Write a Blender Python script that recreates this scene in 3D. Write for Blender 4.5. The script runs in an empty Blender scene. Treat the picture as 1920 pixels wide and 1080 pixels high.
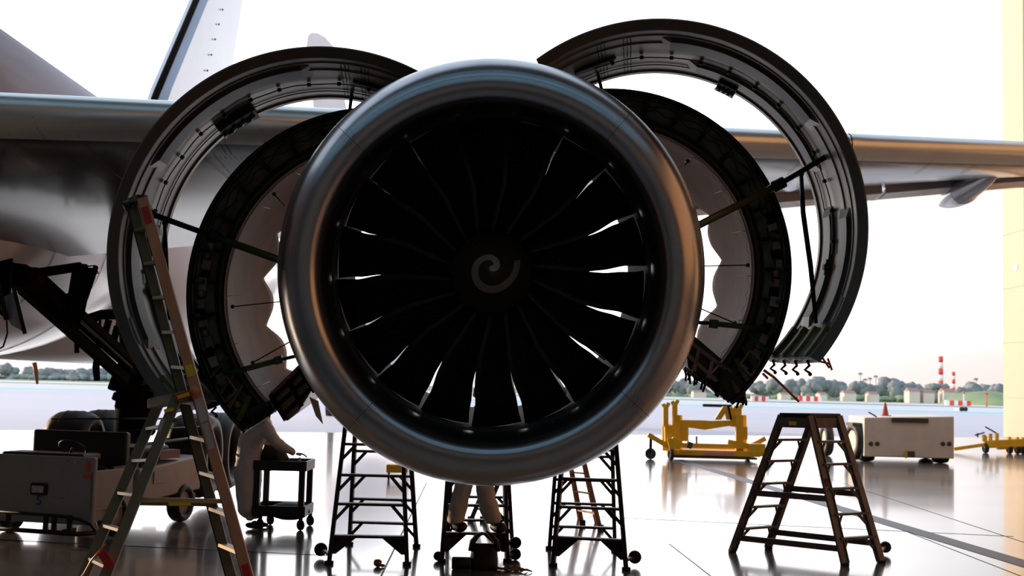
import bpy, bmesh, math, random
from math import sin, cos, pi, radians as R, sqrt, atan2
from mathutils import Vector as V, Matrix, Euler, noise
random.seed(7)
SC = bpy.context.scene
COL = SC.collection
# ------------------------------------------------------------------ camera
CAM_H = 2.1
F = 2400.0
cd = bpy.data.cameras.new('camera'); cam = bpy.data.objects.new('camera', cd); COL.objects.link(cam)
cd.sensor_width = 36; cd.lens = 36 * F / 1920; cd.clip_end = 5000; cd.clip_start = 0.1
CM = Matrix.Translation((0, 0, CAM_H)) @ (Euler((R(90 + 4.41), 0, 0)).to_matrix() @ Matrix.Rotation(R(1.45), 3, 'Z')).to_4x4()
cam.matrix_world = CM
cd.dof.use_dof = True; cd.dof.focus_distance = 11.2; cd.dof.aperture_fstop = 3.2
SC.camera = cam
# ------------------------------------------------------------------ view, world, sun
SC.view_settings.view_transform = 'Standard'; SC.view_settings.look = 'None'
SC.view_settings.gamma = 1; SC.view_settings.exposure = 0.0; SC.view_settings.use_curve_mapping = False
SC.cycles.use_denoising = True
SC.cycles.max_bounces = 8; SC.cycles.diffuse_bounces = 4; SC.cycles.glossy_bounces = 4; SC.cycles.transmission_bounces = 4; SC.cycles.transparent_max_bounces = 8
SC.cycles.sample_clamp_indirect = 6; SC.cycles.caustics_reflective = False; SC.cycles.caustics_refractive = False
W = bpy.data.worlds.new('world'); SC.world = W; W.use_nodes = True
wn = W.node_tree.nodes; wl = W.node_tree.links; wn.clear()
wo = wn.new('ShaderNodeOutputWorld'); bg = wn.new('ShaderNodeBackground'); tc = wn.new('ShaderNodeTexCoord'); sx = wn.new('ShaderNodeSeparateXYZ')
cr = wn.new('ShaderNodeValToRGB'); cr2 = wn.new('ShaderNodeValToRGB'); mx = wn.new('ShaderNodeMix'); mx.data_type = 'RGBA'
wl.new(tc.outputs['Generated'], sx.inputs[0]); wl.new(sx.outputs['Z'], cr.inputs[0]); wl.new(sx.outputs['Z'], cr2.inputs[0])
def ramp(c, st):
    e = c.color_ramp.elements
    while len(e) < len(st): e.new(0.5)
    for k, (p, col) in enumerate(st): e[k].position = p; e[k].color = (*col, 1)
# colours are halved here and doubled by the strength
ramp(cr, [(0.0, (.56, .49, .50)), (.03, (.72, .62, .60)), (.06, (1.5, 1.42, 1.44)), (.22, (1.6, 1.6, 1.66)), (.45, (.50, .58, .68)), (1.0, (.30, .37, .47))])
ramp(cr2, [(0.0, (.48, .41, .385)), (.04, (.50, .465, .45)), (.09, (.58, .55, .55)), (.22, (.445, .475, .505)), (.45, (.36, .42, .50)), (1.0, (.28, .35, .45))])
mr = wn.new('ShaderNodeMapRange'); mr.inputs['From Min'].default_value = 0.12; mr.inputs['From Max'].default_value = 0.38
wl.new(sx.outputs['X'], mr.inputs['Value']); wl.new(mr.outputs[0], mx.inputs['Factor'])
wl.new(cr.outputs[0], mx.inputs['A']); wl.new(cr2.outputs[0], mx.inputs['B'])
wl.new(mx.outputs['Result'], bg.inputs[0]); bg.inputs[1].default_value = 2.0; wl.new(bg.outputs[0], wo.inputs[0])
sl = bpy.data.lights.new('sun', 'SUN'); so = bpy.data.objects.new('sun', sl); COL.objects.link(so)
sl.energy = 4.5; sl.color = (1.0, .72, .46); sl.angle = R(1.0)
SUN_FROM = V((-0.84, 0.52, 0.15)).normalized()
so.rotation_euler = SUN_FROM.to_track_quat('Z', 'Y').to_euler(); so.location = (-40, 60, 15)
# ------------------------------------------------------------------ coordinates
def ray(px, py):
    return (CM.to_3x3() @ V(((px - 960) / F, -(py - 540) / F, -1.0)))
def P(px, py, D):
    r = ray(px, py); return V((0, 0, CAM_H)) + r * (D / r.y)
def G(px, py, z=0.0):
    r = ray(px, py); return V((0, 0, CAM_H)) + r * ((z - CAM_H) / r.z)
# ------------------------------------------------------------------ materials
MATS = {}
def mat(name, col, rough=.5, metal=0.0, var=0.12, scale=3.0, bump=0.0, bscale=40.0, coat=0.0, rvar=0.0, spec=.5, stretch=None, aniso=0.0, emit=None):
    if name in MATS: return MATS[name]
    m = bpy.data.materials.new(name); m.use_nodes = True; n = m.node_tree.nodes; l = m.node_tree.links
    b = n['Principled BSDF']; b.inputs['Roughness'].default_value = rough; b.inputs['Metallic'].default_value = metal
    b.inputs['Coat Weight'].default_value = coat; b.inputs['Coat Roughness'].default_value = .06; b.inputs['Specular IOR Level'].default_value = spec
    t = n.new('ShaderNodeTexCoord'); mp = n.new('ShaderNodeMapping'); l.new(t.outputs['Object'], mp.inputs[0])
    if stretch: mp.inputs['Scale'].default_value = stretch
    nz = n.new('ShaderNodeTexNoise'); nz.inputs['Scale'].default_value = scale; nz.inputs['Detail'].default_value = 5; l.new(mp.outputs[0], nz.inputs['Vector'])
    r = n.new('ShaderNodeValToRGB'); l.new(nz.outputs[0], r.inputs[0])
    e = r.color_ramp.elements; e[0].position = .3; e[1].position = .7
    e[0].color = (*[max(0, c * (1 - var)) for c in col], 1); e[1].color = (*[min(1, c * (1 + var)) for c in col], 1)
    l.new(r.outputs[0], b.inputs['Base Color'])
    if rvar:
        q = n.new('ShaderNodeMapRange'); q.inputs['To Min'].default_value = max(0, rough - rvar); q.inputs['To Max'].default_value = rough + rvar
        l.new(nz.outputs[0], q.inputs['Value']); l.new(q.outputs[0], b.inputs['Roughness'])
    if bump:
        n2 = n.new('ShaderNodeTexNoise'); n2.inputs['Scale'].default_value = bscale; l.new(mp.outputs[0], n2.inputs['Vector'])
        bp = n.new('ShaderNodeBump'); bp.inputs['Strength'].default_value = bump; bp.inputs['Distance'].default_value = .02
        l.new(n2.outputs[0], bp.inputs['Height']); l.new(bp.outputs[0], b.inputs['Normal'])
    if emit:
        b.inputs['Emission Color'].default_value = (*emit[0], 1); b.inputs['Emission Strength'].default_value = emit[1]
    MATS[name] = m; return m
M_lip = mat('polished_aluminium', (.42, .42, .44), .26, 1.0, .06, 2.0, rvar=.05)
M_liner = mat('inlet_liner', (.04, .038, .036), .7, 0, .1, spec=.2)
M_black = mat('matte_black', (.012, .012, .013), .6, 0, .2)
M_blade = mat('blade_composite', (.012, .012, .014), .4, 0, .15)
M_bedge = mat('blade_edge_titanium', (.035, .029, .024), .5, .5, .1)
M_spin = mat('spinner_grey', (.06, .05, .035), .45, 0, .08)
M_white = mat('spinner_white', (.45, .41, .33), .5, 0, .05)
M_core = mat('core_metal', (.05, .045, .04), .5, .5, .3, 6)
M_seam = mat('seam_dark', (.02, .02, .02), .6)
M_cowlin = mat('cowl_inner', (.25, .20, .14), .38, .35, .22, 2.2, bump=.05, bscale=14, rvar=.08)
M_cowlband = mat('cowl_land', (.15, .125, .10), .5, .1, .15)
M_cowlpad = mat('cowl_pad', (.075, .068, .06), .42, .3, .15, 5)
M_cowlout = mat('cowl_paint', (.45, .45, .47), .2, 0, .04, coat=.5)
M_tr = mat('reverser_panel', (.27, .28, .20), .5, .2, .35, 7, bump=.1)
M_trring = mat('reverser_ring_black', (.035, .033, .03), .35, .2, .2)
M_duct = mat('duct_composite', (.88, .60, .44), .6, 0, .15, 1.6, rvar=.06, spec=.05)
M_green = mat('primer_green', (.07, .11, .035), .45, .1, .2, 8)
M_zinc = mat('primer_yellow_green', (.17, .16, .03), .5, 0, .3, 9)
M_brown = mat('bifurcation_brown', (.22, .155, .13), .35, .3, .35, 6, bump=.1)
M_rod = mat('rod_black', (.015, .014, .014), .35, .5)
M_gold = mat('rod_bronze', (.30, .19, .06), .35, .5, .1)
M_air = mat('aircraft_paint', (.66, .66, .76), .2, 0, .03, .5, coat=.25)
M_tail = mat('aircraft_tail_paint', (.50, .60, .77), .25, 0, .08, .25, coat=.3)
M_slat = mat('slat_metal', (.80, .86, .84), .30, .8, .05, 1.0)
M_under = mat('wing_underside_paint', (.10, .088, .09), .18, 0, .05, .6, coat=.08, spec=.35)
M_pale = mat('far_aircraft_white', (.90, .91, .94), .7, 0, .02, .3)
M_gear = mat('gear_dark', (.012, .010, .009), .8, 0, .3, 8, spec=.02)
M_tyre = mat('tyre_rubber', (.012, .012, .013), .55, 0, .2, 12, bump=.1)
M_fg = mat('fibreglass_orange', (.58, .25, .12), .5, 0, .12, 6, stretch=(1, 1, .2))
M_fgd = mat('fibreglass_olive', (.16, .13, .07), .5, 0, .2, 6)
M_alu = mat('ladder_aluminium', (.18, .16, .145), .42, .6, .2, 8)
M_ladk = mat('ladder_black', (.05, .043, .04), .5, .2, .2, 8)
M_lad = mat('ladder_dark', (.16, .125, .105), .5, .2, .2, 8)
M_rung = mat('rung_yellow', (.50, .33, .12), .4, .2, .15)
M_red = mat('label_red', (.5, .02, .015), .5)
M_yel = mat('label_yellow', (.75, .52, .02), .5)
M_paper = mat('label_paper', (.5, .45, .40), .6)
M_tugw = mat('tug_paint', (.36, .345, .33), .42, 0, .08, 3, bump=.04)
M_tugs = mat('tug_deck_paint', (.42, .36, .33), .42, 0, .08, 3)
M_blue = mat('lettering_blue', (.03, .06, .28), .5)
M_orange = mat('reflector_orange', (.75, .12, .02), .4)
M_lens = mat('lamp_glass', (.6, .55, .42), .12, 0, .3, 30)
M_cloth = mat('coverall_white', (.80, .76, .74), .75, 0, .1, 6, bump=.5, bscale=9)
M_skin = mat('skin', (.42, .22, .15), .5, 0, .06)
M_hair = mat('hair_dark', (.03, .02, .015), .6)
M_shoe = mat('shoe_black', (.015, .013, .012), .5)
M_cart = mat('cart_black', (.012, .012, .012), .45, 0, .2)
M_yell = mat('stand_yellow', (.86, .50, .02), .42, 0, .12, 3)
M_gpu = mat('gpu_cream', (.80, .75, .64), .5, 0, .07, 2)
M_gpud = mat('gpu_grille', (.07, .065, .05), .5)
M_cone = mat('cone_orange', (.55, .09, .03), .5)
M_leather = mat('bag_leather', (.02, .012, .01), .55, 0, .3, 8, bump=.3)
M_pink = mat('strap_pink', (.75, .25, .35), .5)
M_leaf = mat('foliage_far_hazed', (.20, .235, .24), .9, 0, .35, .12)  # pale blue-grey: distance haze is mixed into the leaf colour
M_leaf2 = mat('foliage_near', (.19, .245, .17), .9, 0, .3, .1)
M_trunk = mat('trunk_far', (.20, .17, .15), .9)
M_house = mat('house_wall', (.62, .55, .50), .8, 0, .1, .1)
M_roofm = mat('house_roof', (.35, .22, .18), .8)
M_rw_r = mat('paint_red', (.75, .06, .04), .6)
M_rw_w = mat('paint_white', (.8, .8, .8), .6)
def floor_mat():
    m = mat('polished_concrete', (.17, .155, .145), .15, 0, .18, .35, bump=.02, bscale=.9, rvar=.04, spec=1.0, coat=.35)
    return m
M_floor = floor_mat()
M_apron = mat('apron_concrete', (.56, .55, .62), .8, 0, .05, .03)
M_apron2 = mat('taxiway_light', (.60, .63, .70), .85, 0, .05, .02)
M_teal = mat('teal_line', (.25, .62, .64), .8, 0, .05)
M_grass = mat('airfield_grass', (.22, .30, .17), .95, 0, .25, .02)
M_cream = mat('wall_cream', (.60, .48, .34), .7, 0, .03, .3)
M_wallb = mat('wall_tan', (.46, .26, .14), .7, 0, .1, .3)
M_walld = mat('wall_grey', (.22, .19, .165), .8, 0, .1, .3)
M_roof = mat('roof_steel', (.20, .22, .235), .7, 0, .1, .3)
M_line = mat('trench_cover', (.05, .055, .085), .45, .2, .15, 4, spec=.3)
# ------------------------------------------------------------------ mesh builder
class MB:
    def __init__(s): s.v = []; s.f = []; s.sm = []
    def add(s, vs, fs, smooth=False):
        o = len(s.v); s.v += [V(a) for a in vs]; s.f += [tuple(i + o for i in f) for f in fs]; s.sm += [smooth] * len(fs); return s
    def box(s, c, d, rot=None):
        c = V(c); x, y, z = [k / 2 for k in d]; vs = [V((a * x, b * y, e * z)) for a in (-1, 1) for b in (-1, 1) for e in (-1, 1)]
        if rot is not None:
            vs = [rot @ q for q in vs]
        return s.add([c + q for q in vs], [(0, 1, 3, 2), (4, 6, 7, 5), (0, 4, 5, 1), (2, 3, 7, 6), (0, 2, 6, 4), (1, 5, 7, 3)])
    def bar(s, p, q, w, h, up=(0, 0, 1)):
        p, q = V(p), V(q); d = (q - p); L = d.length
        if L < 1e-6: return s
        d.normalize(); u = V(up); a = d.cross(u)
        if a.length < 1e-3: a = d.cross(V((1, 0, 0)))
        a.normalize(); b = a.cross(d)
        return s.box((p + q) / 2, (w, L, h), Matrix((a, d, b)).transposed())
    def tube(s, pts, r, n=10, cap=True, smooth=True):
        pts = [V(p) for p in pts]; m = len(pts); rs = r if isinstance(r, (list, tuple)) else [r] * m
        t0 = (pts[1] - pts[0]).normalized(); a = t0.cross(V((0, 0, 1)))
        if a.length < 1e-2: a = t0.cross(V((1, 0, 0)))
        a.normalize(); vs = []
        for i in range(m):
            t = (pts[min(i + 1, m - 1)] - pts[max(i - 1, 0)]).normalized()
            a = (a - t * a.dot(t)).normalized(); b = t.cross(a)
            vs += [pts[i] + (a * cos(2 * pi * k / n) + b * sin(2 * pi * k / n)) * rs[i] for k in range(n)]
        fs = [(i * n + k, i * n + (k + 1) % n, (i + 1) * n + (k + 1) % n, (i + 1) * n + k) for i in range(m - 1) for k in range(n)]
        s.add(vs, fs, smooth)
        if cap: s.add(vs[:n], [tuple(range(n))[::-1]]); s.add(vs[-n:], [tuple(range(n))])
        return s
    def lathe(s, prof, n=48, c=(0, 0, 0), axis='Y', a0=0, a1=2 * pi, smooth=True, rot=None):
        full = abs(a1 - a0 - 2 * pi) < 1e-6; m = n if full else n + 1; vs = []
        for i in range(m):
            a = a0 + (a1 - a0) * i / n
            for (y, r) in prof:
                q = V((r * cos(a), y, r * sin(a))) if axis == 'Y' else (V((r * cos(a), r * sin(a), y)) if axis == 'Z' else V((y, r * cos(a), r * sin(a))))
                if rot is not None: q = rot @ q
                vs.append(q + V(c))
        k = len(prof)
        fs = [(i * k + j, i * k + j + 1, ((i + 1) % m) * k + j + 1, ((i + 1) % m) * k + j) for i in range(n) for j in range(k - 1)]
        return s.add(vs, fs, smooth)
    def poly(s, pts, th=None, d=(0, 1, 0)):
        pts = [V(p) for p in pts]; n = len(pts)
        if th is None: return s.add(pts, [tuple(range(n))])
        e = V(d).normalized() * th; vs = pts + [p + e for p in pts]
        return s.add(vs, [tuple(range(n))[::-1], tuple(range(n, 2 * n))] + [(i, (i + 1) % n, n + (i + 1) % n, n + i) for i in range(n)])
    def ball(s, c, r, n=12, jit=0, seed=0):
        c = V(c); r = V(r) if hasattr(r, '__len__') else V((r, r, r)); vs = []; m = n // 2
        for i in range(m + 1):
            for k in range(n):
                a = pi * i / m; b = 2 * pi * k / n; q = V((sin(a) * cos(b), sin(a) * sin(b), cos(a)))
                j = 1 + (jit * noise.noise(q * 2.3 + V((seed, seed * 1.7, 0))) if jit else 0)
                vs.append(c + V((q.x * r.x, q.y * r.y, q.z * r.z)) * j)
        return s.add(vs, [(i * n + k, (i + 1) * n + k, (i + 1) * n + (k + 1) % n, i * n + (k + 1) % n) for i in range(m) for k in range(n)], True)
    def build(s, name, m, parent=None, bevel=0, fix=True):
        me = bpy.data.meshes.new(name); bm = bmesh.new(); bv = [bm.verts.new(q) for q in s.v]
        for f, sm in zip(s.f, s.sm):
            try: g = bm.faces.new([bv[i] for i in f]); g.smooth = sm
            except ValueError: pass
        bmesh.ops.remove_doubles(bm, verts=bm.verts, dist=1e-5)
        if fix: bmesh.ops.recalc_face_normals(bm, faces=bm.faces)
        bm.to_mesh(me); bm.free(); me.materials.append(m)
        o = bpy.data.objects.new(name, me); COL.objects.link(o)
        if parent is not None: o.parent = parent
        if bevel:
            b = o.modifiers.new('bevel', 'BEVEL'); b.width = bevel; b.segments = 2; b.limit_method = 'ANGLE'
        return o
def tag(o, label=None, cat=None, group=None, kind=None):
    if label: o['label'] = label
    if cat: o['category'] = cat
    if group: o['group'] = group
    if kind: o['kind'] = kind
    return o
def thing(name, label, cat, loc=(0, 0, 0), group=None, rz=0):
    o = bpy.data.objects.new(name, None); COL.objects.link(o); o.location = loc; o.rotation_euler = (0, 0, rz); o.empty_display_size = .1
    return tag(o, label, cat, group)
def struct(o): o['kind'] = 'structure'; return o
KIDS = {}
def children(o): return [c for c in bpy.data.objects if c.parent is o]
def copy_tree(o, parent=None):
    c = o.copy(); COL.objects.link(c)
    if parent is not None: c.parent = parent
    for k in children(o): copy_tree(k, c)
    return c
def wheel(name, parent, c, r, w, axis='X', rim=M_alu, rot=None, tyre=M_tyre):
    mb = MB(); h = w / 2
    mb.lathe([(-h * .7, r * .6), (-h, r * .72), (-h, r * .88), (-h * .7, r * .97), (-h * .3, r), (h * .3, r), (h * .7, r * .97), (h, r * .88), (h, r * .72), (h * .7, r * .6), (-h * .7, r * .6)], 32, c, axis, rot=rot)
    o = mb.build(name, tyre, parent)
    mb = MB(); mb.lathe([(-h * .55, 0), (-h * .6, r * .25), (-h * .35, r * .4), (-h * .6, r * .6), (h * .6, r * .6), (h * .35, r * .4), (h * .6, r * .25), (h * .55, 0)], 24, c, axis, rot=rot)
    mb.build('rim', rim, o)
    return o
def text(name, body, m, parent, loc, size, rot, ext=.002):
    c = bpy.data.curves.new(name, 'FONT'); c.body = body; c.size = size; c.extrude = ext; c.align_x = 'CENTER'; c.align_y = 'CENTER'; c.materials.append(m)
    o = bpy.data.objects.new(name, c); COL.objects.link(o); o.location = loc; o.rotation_euler = rot
    if parent is not None: o.parent = parent
    return o
# ================================================================== hangar and ground
def Yo(x): return 57.5 + .49 * x
XL, XR, YB, HT = -45.0, 27.75, -22.0, 26.0
struct(MB().poly([(XL, YB, -.3), (XR + .6, YB, -.3), (XR + .6, Yo(XR), -.3), (XL, Yo(XL), -.3)], .3, (0, 0, 1)).build('floor', M_floor))
def band(name, y0, y1, m, x0=-900, x1=900, z=-.02):
    return struct(MB().poly([(x0, y0, z - .05), (x1, y0, z - .05), (x1, y1, z - .05), (x0, y1, z - .05)], .05, (0, 0, 1)).build(name, m))
struct(MB().poly([(-300, Yo(-45) - 122, -.07), (XL, Yo(XL), -.07), (XR + .6, Yo(XR), -.07), (300, Yo(XR), -.07), (300, 186, -.07), (-300, 186, -.07)], .05, (0, 0, 1)).build('apron', M_apron))
band('taxiway_line', 186, 202, M_teal, -400, 500)
band('taxiway', 202, 300, M_apron2, -500, 600)
band('grass_verge', 300, 345, M_grass, -600, 800)
band('runway', 345, 430, M_apron2, -700, 900)
band('airfield_grass', 430, 2600, M_grass, -2500, 3500)
# right side: tan inner wall, then the cream jamb standing at the opening
struct(MB().box((XR + .3, (YB + Yo(XR) - 3) / 2, HT / 2), (.6, Yo(XR) - 3 - YB, HT)).build('wall_right', M_wallb))
jm = MB(); jm.box((XR + .1, Yo(XR) - 1.5, HT / 2), (1.0, 3.0, HT)); struct(jm.build('wall_jamb', M_cream, bevel=.03))
jj = MB()
for z in (2.2, 5.2, 8.2, 11.2, 14.2): jj.box((XR - .41, Yo(XR) - 1.5, z), (.02, 3.0, .03))
struct(MB().box((XR - .42, Yo(XR) - 1.9, P(1890, 508, Yo(XR)).z), (.02, .5, .35)).build('trim_3', M_rw_w))
struct(jj.build('trim_1', mat('joint_tan', (.55, .42, .26), .7)))
struct(MB().box((XL - .3, (YB + Yo(XL)) / 2, HT / 2), (.6, Yo(XL) - YB, HT)).build('wall_left', M_walld))
struct(MB().box(((XL + XR) / 2, YB - .3, HT / 2), (XR - XL + 1.2, .6, HT)).build('wall_back', M_walld))
# roof with long skylight strips
sky = [(-14.0, 2.4), (-7.0, 3), (1.0, 3.4), (8, 1.6)]
edges = [YB]
for y, w in sky: edges += [y, y + w]
rf = MB()
for i in range(0, len(edges), 2):
    y0 = edges[i]; last = i + 1 >= len(edges)
    if last: rf.poly([(XL, y0, HT), (XR + .6, y0, HT), (XR + .6, 32, HT), (XL, y0 + .5, HT)], .4, (0, 0, 1))
    else: rf.poly([(XL, y0, HT), (XR + .6, y0, HT), (XR + .6, edges[i + 1], HT), (XL, edges[i + 1], HT)], .4, (0, 0, 1))
for x in range(-44, 28, 6): rf.box((x, 5, HT - .5), (.3, 54, .8))
struct(rf.build('ceiling', M_roof))
mg = bpy.data.materials.new('skylight_glazing'); mg.use_nodes = True; n = mg.node_tree.nodes; n.clear()
o_ = n.new('ShaderNodeOutputMaterial'); t_ = n.new('ShaderNodeBsdfTransparent'); t_.inputs[0].default_value = (.78, .95, 1, 1); g_ = n.new('ShaderNodeBsdfGlossy'); x_ = n.new('ShaderNodeMixShader'); x_.inputs[0].default_value = .1
mg.node_tree.links.new(t_.outputs[0], x_.inputs[1]); mg.node_tree.links.new(g_.outputs[0], x_.inputs[2]); mg.node_tree.links.new(x_.outputs[0], o_.inputs[0])
for k, (y, w) in enumerate(sky):
    struct(MB().box(((XL + XR) / 2, y + w / 2, HT + .3), (XR - XL, w, .02)).build('window_%d' % (k + 1), mg))
# floor trench and joints
def fline(a, b, w0, m, name, z=.004):
    p, q = G(*a), G(*b); d = (q - p).normalized(); s = V((-d.y, d.x, 0)) * w0 / 2
    return struct(MB().poly([p - s, p + s, q + s, q - s], z, (0, 0, 1)).build(name, m))
fline((1270, 862), (1990, 1078), .34, M_line, 'floor_trench', .006)
for k, (a, b, w) in enumerate([((800, 905), (700, 1110), .02), ((1255, 1020), (1345, 1090), .012), ((1500, 880), (1960, 1030), .012), ((1450, 900), (1960, 1098), .010), ((1100, 968), (1900, 1006), .008), ((0, 1012), (620, 1042), .008)]):
    fline(a, b, w, M_seam, 'floor_joint' if k == 0 else 'floor_joint.%03d' % k)

# ================================================================== jet engine
EO = P(922, 511, 10.4)
ya = (EO - V((0, 0, CAM_H))).normalized(); AXT = (0.0, 0.0)
ya = (ya + V((AXT[0], 0, AXT[1]))).normalized()
xa = ya.cross(V((0, 0, 1))).normalized(); za = xa.cross(ya)
EM = Matrix((xa, ya, za)).transposed().to_4x4(); EM.translation = EO; EI = EM.inverted()
ENG = thing('jet_engine', 'huge jet engine with bare metal inlet lip and opened cowls hanging under the wing', 'jet engine')
ENG.matrix_world = EM
def L(px, py, D): return EI @ P(px, py, D)
outer = [(0, 1.525), (.012, 1.575), (.04, 1.63), (.09, 1.685), (.16, 1.73), (.26, 1.775), (.38, 1.808), (.52, 1.832), (.7, 1.855), (.9, 1.875), (1.12, 1.888)]
inner = [(.012, 1.485), (.04, 1.452), (.09, 1.418), (.16, 1.39), (.26, 1.37), (.38, 1.362), (.5, 1.362)]
prof = outer[::-1] + inner
lip = MB().lathe(prof, 160).build('inlet_lip', M_lip, ENG); 
s_ = lip.modifiers.new('s', 'SUBSURF'); s_.levels = 1; s_.render_levels = 1
MB().lathe([(.5, 1.362), (.51, 1.358), (.8, 1.372), (1.1, 1.396), (1.18, 1.400), (1.2, 1.424), (3.0, 1.43), (3.0, 1.47), (2.2, 1.50), (1.15, 1.60), (1.12, 1.885)], 128).build('fan_case', M_liner, ENG)
for k, a in enumerate((138, 50.5, 229, -41)):
    mb = MB(); rv = MB(); a = R(a)
    pp = [(y, r) for y, r in prof if y <= .62]
    for i in range(len(pp) - 1):
        (y0, r0), (y1, r1) = pp[i], pp[i + 1]; nx = V((-(r1 - r0), y1 - y0)).normalized() * -.002
        for w in (.0022,):
            q = []
            for (y, r, s) in ((y0, r0, -1), (y0, r0, 1), (y1, r1, 1), (y1, r1, -1)):
                rr = r - nx.y * -1 * 1.2 if False else r
                off = V((nx.x, nx.y)); yy = y + off.x; rr = r + off.y
                da = s * w / rr; q.append((rr * cos(a + da), yy, rr * sin(a + da)))
            mb.poly(q)
        seg = sqrt((y1 - y0) ** 2 + (r1 - r0) ** 2); cnt = max(1, int(seg / .03))
        for j in range(cnt):
            t = (j + .5) / cnt; y = y0 + (y1 - y0) * t + nx.x; r = r0 + (r1 - r0) * t + nx.y
            for w in (-.045, -.022, .022, .045):
                tt = V(((y1 - y0), (r1 - r0))).normalized(); pts = []
                for u in range(6):
                    ca, sa = cos(u * pi / 3) * .0032, sin(u * pi / 3) * .0032
                    rr = r + tt.y * ca; da = (w + sa) / rr; pts.append((rr * cos(a + da), y + tt.x * ca, rr * sin(a + da)))
                rv.poly(pts)
    so_ = mb.build('panel_seam', M_seam, lip); tag(rv.build('rivets', M_seam, lip), kind='stuff')
# spinner with its spiral
def spin_r(y): t = max(0, (y - .70) / .52); return .37 * (t ** .78) if t < 1 else .37
sp = MB().lathe([(.70 + .52 * (k / 24) , spin_r(.70 + .52 * (k / 24))) for k in range(25)] + [(1.5, .375), (1.7, .40)], 64).build('spinner', M_spin, ENG)
def spin_y(r): return .70 + .52 * ((r / .37) ** (1 / .78))
def on_spin(px, py):
    x = (px - 922) / F; z = (511 - py) / F; r = sqrt(x * x + z * z)
    rr = r * 11.2
    for _ in range(6): rr = r * (10.44 + spin_y(rr))
    s = rr / max(r, 1e-6); return V((x * s, spin_y(rr) - .004, z * s))
def zc(x, y): return (800 + x / 4.5, 400 + y / 4.5)
cl_o = [(525, 460), (530, 478), (548, 488), (580, 488), (605, 470), (616, 438), (608, 400), (585, 370), (545, 350), (500, 350), (450, 368), (405, 410), (382, 465), (380, 520), (395, 580), (430, 630), (480, 662), (540, 673), (600, 665), (665, 635), (720, 590), (760, 530), (782, 460), (788, 385)]
cl_i = [(527, 455), (535, 445), (548, 440), (558, 440), (563, 428), (555, 408), (540, 397), (515, 395), (490, 400), (470, 415), (448, 440), (437, 475), (437, 510), (445, 545), (465, 575), (495, 598), (530, 610), (570, 610), (610, 600), (650, 575), (690, 540), (715, 500), (732, 450), (738, 393)]
mb = MB()
def dens(c):
    out = []
    for i in range(len(c) - 1):
        p0, p1, p2, p3 = [V(c[max(0, min(len(c) - 1, i + k))]) for k in (-1, 0, 1, 2)]
        for j in range(4):
            t = j / 4; out.append(.5 * ((2 * p1) + (p2 - p0) * t + (2 * p0 - 5 * p1 + 4 * p2 - p3) * t * t + (3 * p1 - p0 - 3 * p2 + p3) * t ** 3))
    return out + [V(c[-1])]
co, ci = dens(cl_o), dens(cl_i); vs = []
for a, b in zip(co, ci):
    for t in (0, .33, .66, 1): q = a.lerp(b, t); vs.append(on_spin(*zc(q.x, q.y)))
mb.add(vs, [(i * 4 + j, i * 4 + j + 1, i * 4 + j + 5, i * 4 + j + 4) for i in range(len(co) - 1) for j in range(3)], True)
mb.build('spiral_mark', M_white, sp)
bt = MB()
for k in range(72):
    a = 2 * pi * k / 72; bt.ball((.385 * cos(a), 1.215, .385 * sin(a)), .0045, 6)
tag(bt.build('bolt_ring', M_gear, sp), kind='stuff')
# fan blades
NB = 18
def lerp_tab(tab, t):
    for (a, x), (c, y) in zip(tab, tab[1:]):
        if t <= c: f = (t - a) / (c - a); f = f * f * (3 - 2 * f) * .5 + f * .5; return x + (y - x) * f
    return tab[-1][1]
LE_TAB = [(0, 0), (.2, -4.0), (.4, -6.3), (.6, -5.4), (.8, -3.8), (1, -4.2)]
W_TAB = [(0, 27), (.25, 23.5), (.5, 20.7), (.7, 19.8), (.9, 19.5), (1, 20.0)]
G_TAB = [(0, 0), (.42, 0), (.55, .7), (.8, 1.0), (1, .8)]
def blade_pts(gap=0.0, nr=26, nc=9):
    grid = []
    for i in range(nr):
        t = i / (nr - 1); r = .37 + t * 1.049
        le = R(lerp_tab(LE_TAB, t)); dth = R(lerp_tab(W_TAB, t) - gap * lerp_tab(G_TAB, t))
        dep = .42 - .20 * t; y0 = 1.17 + .10 * t - .06 * sin(pi * t)
        grid.append([(r, le + dth * (s + .12 * sin(pi * s) * (1 - t)), y0 + dep * (s ** 1.05), s) for s in [j / (nc - 1) for j in range(nc)]])
    return grid
def blade(a0, gap=0.0):
    g = blade_pts(gap); nr, nc = len(g), len(g[0]); mb = MB(); vs = []
    for side in (0, 1):
        for row in g:
            for (r, th, y, s) in row:
                tk = .022 * (1 - .7 * (r - .37)) * sin(pi * min(1, max(0, s * .96 + .02))) ** .6
                a = a0 + th + (tk / 2 / r if side else -tk / 2 / r) ; yy = y + (-tk / 2 if side else tk / 2)
                vs.append((r * cos(a), yy, r * sin(a)))
    N = nr * nc; fs = []
    for i in range(nr - 1):
        for j in range(nc - 1):
            a = i * nc + j; fs.append((a, a + 1, a + nc + 1, a + nc)); fs.append((N + a, N + a + nc, N + a + nc + 1, N + a + 1))
    for i in range(nr - 1):
        a = i * nc; fs.append((a, a + nc, N + a + nc, N + a)); b = a + nc - 1; fs.append((b, N + b, N + b + nc, b + nc))
    for j in range(nc - 1):
        fs.append((j, N + j, N + j + 1, j + 1)); a = (nr - 1) * nc + j; fs.append((a, a + 1, N + a + 1, N + a))
    mb.add(vs, fs, True); return mb
def blade_edge(a0):
    g = blade_pts(); pts = []; 
    for row in g: r, th, y, s = row[0]; a = a0 + th - .002; pts.append((r * cos(a), y - .003, r * sin(a)))
    return MB().tube(pts, [.0055] * len(pts), 6)
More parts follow.
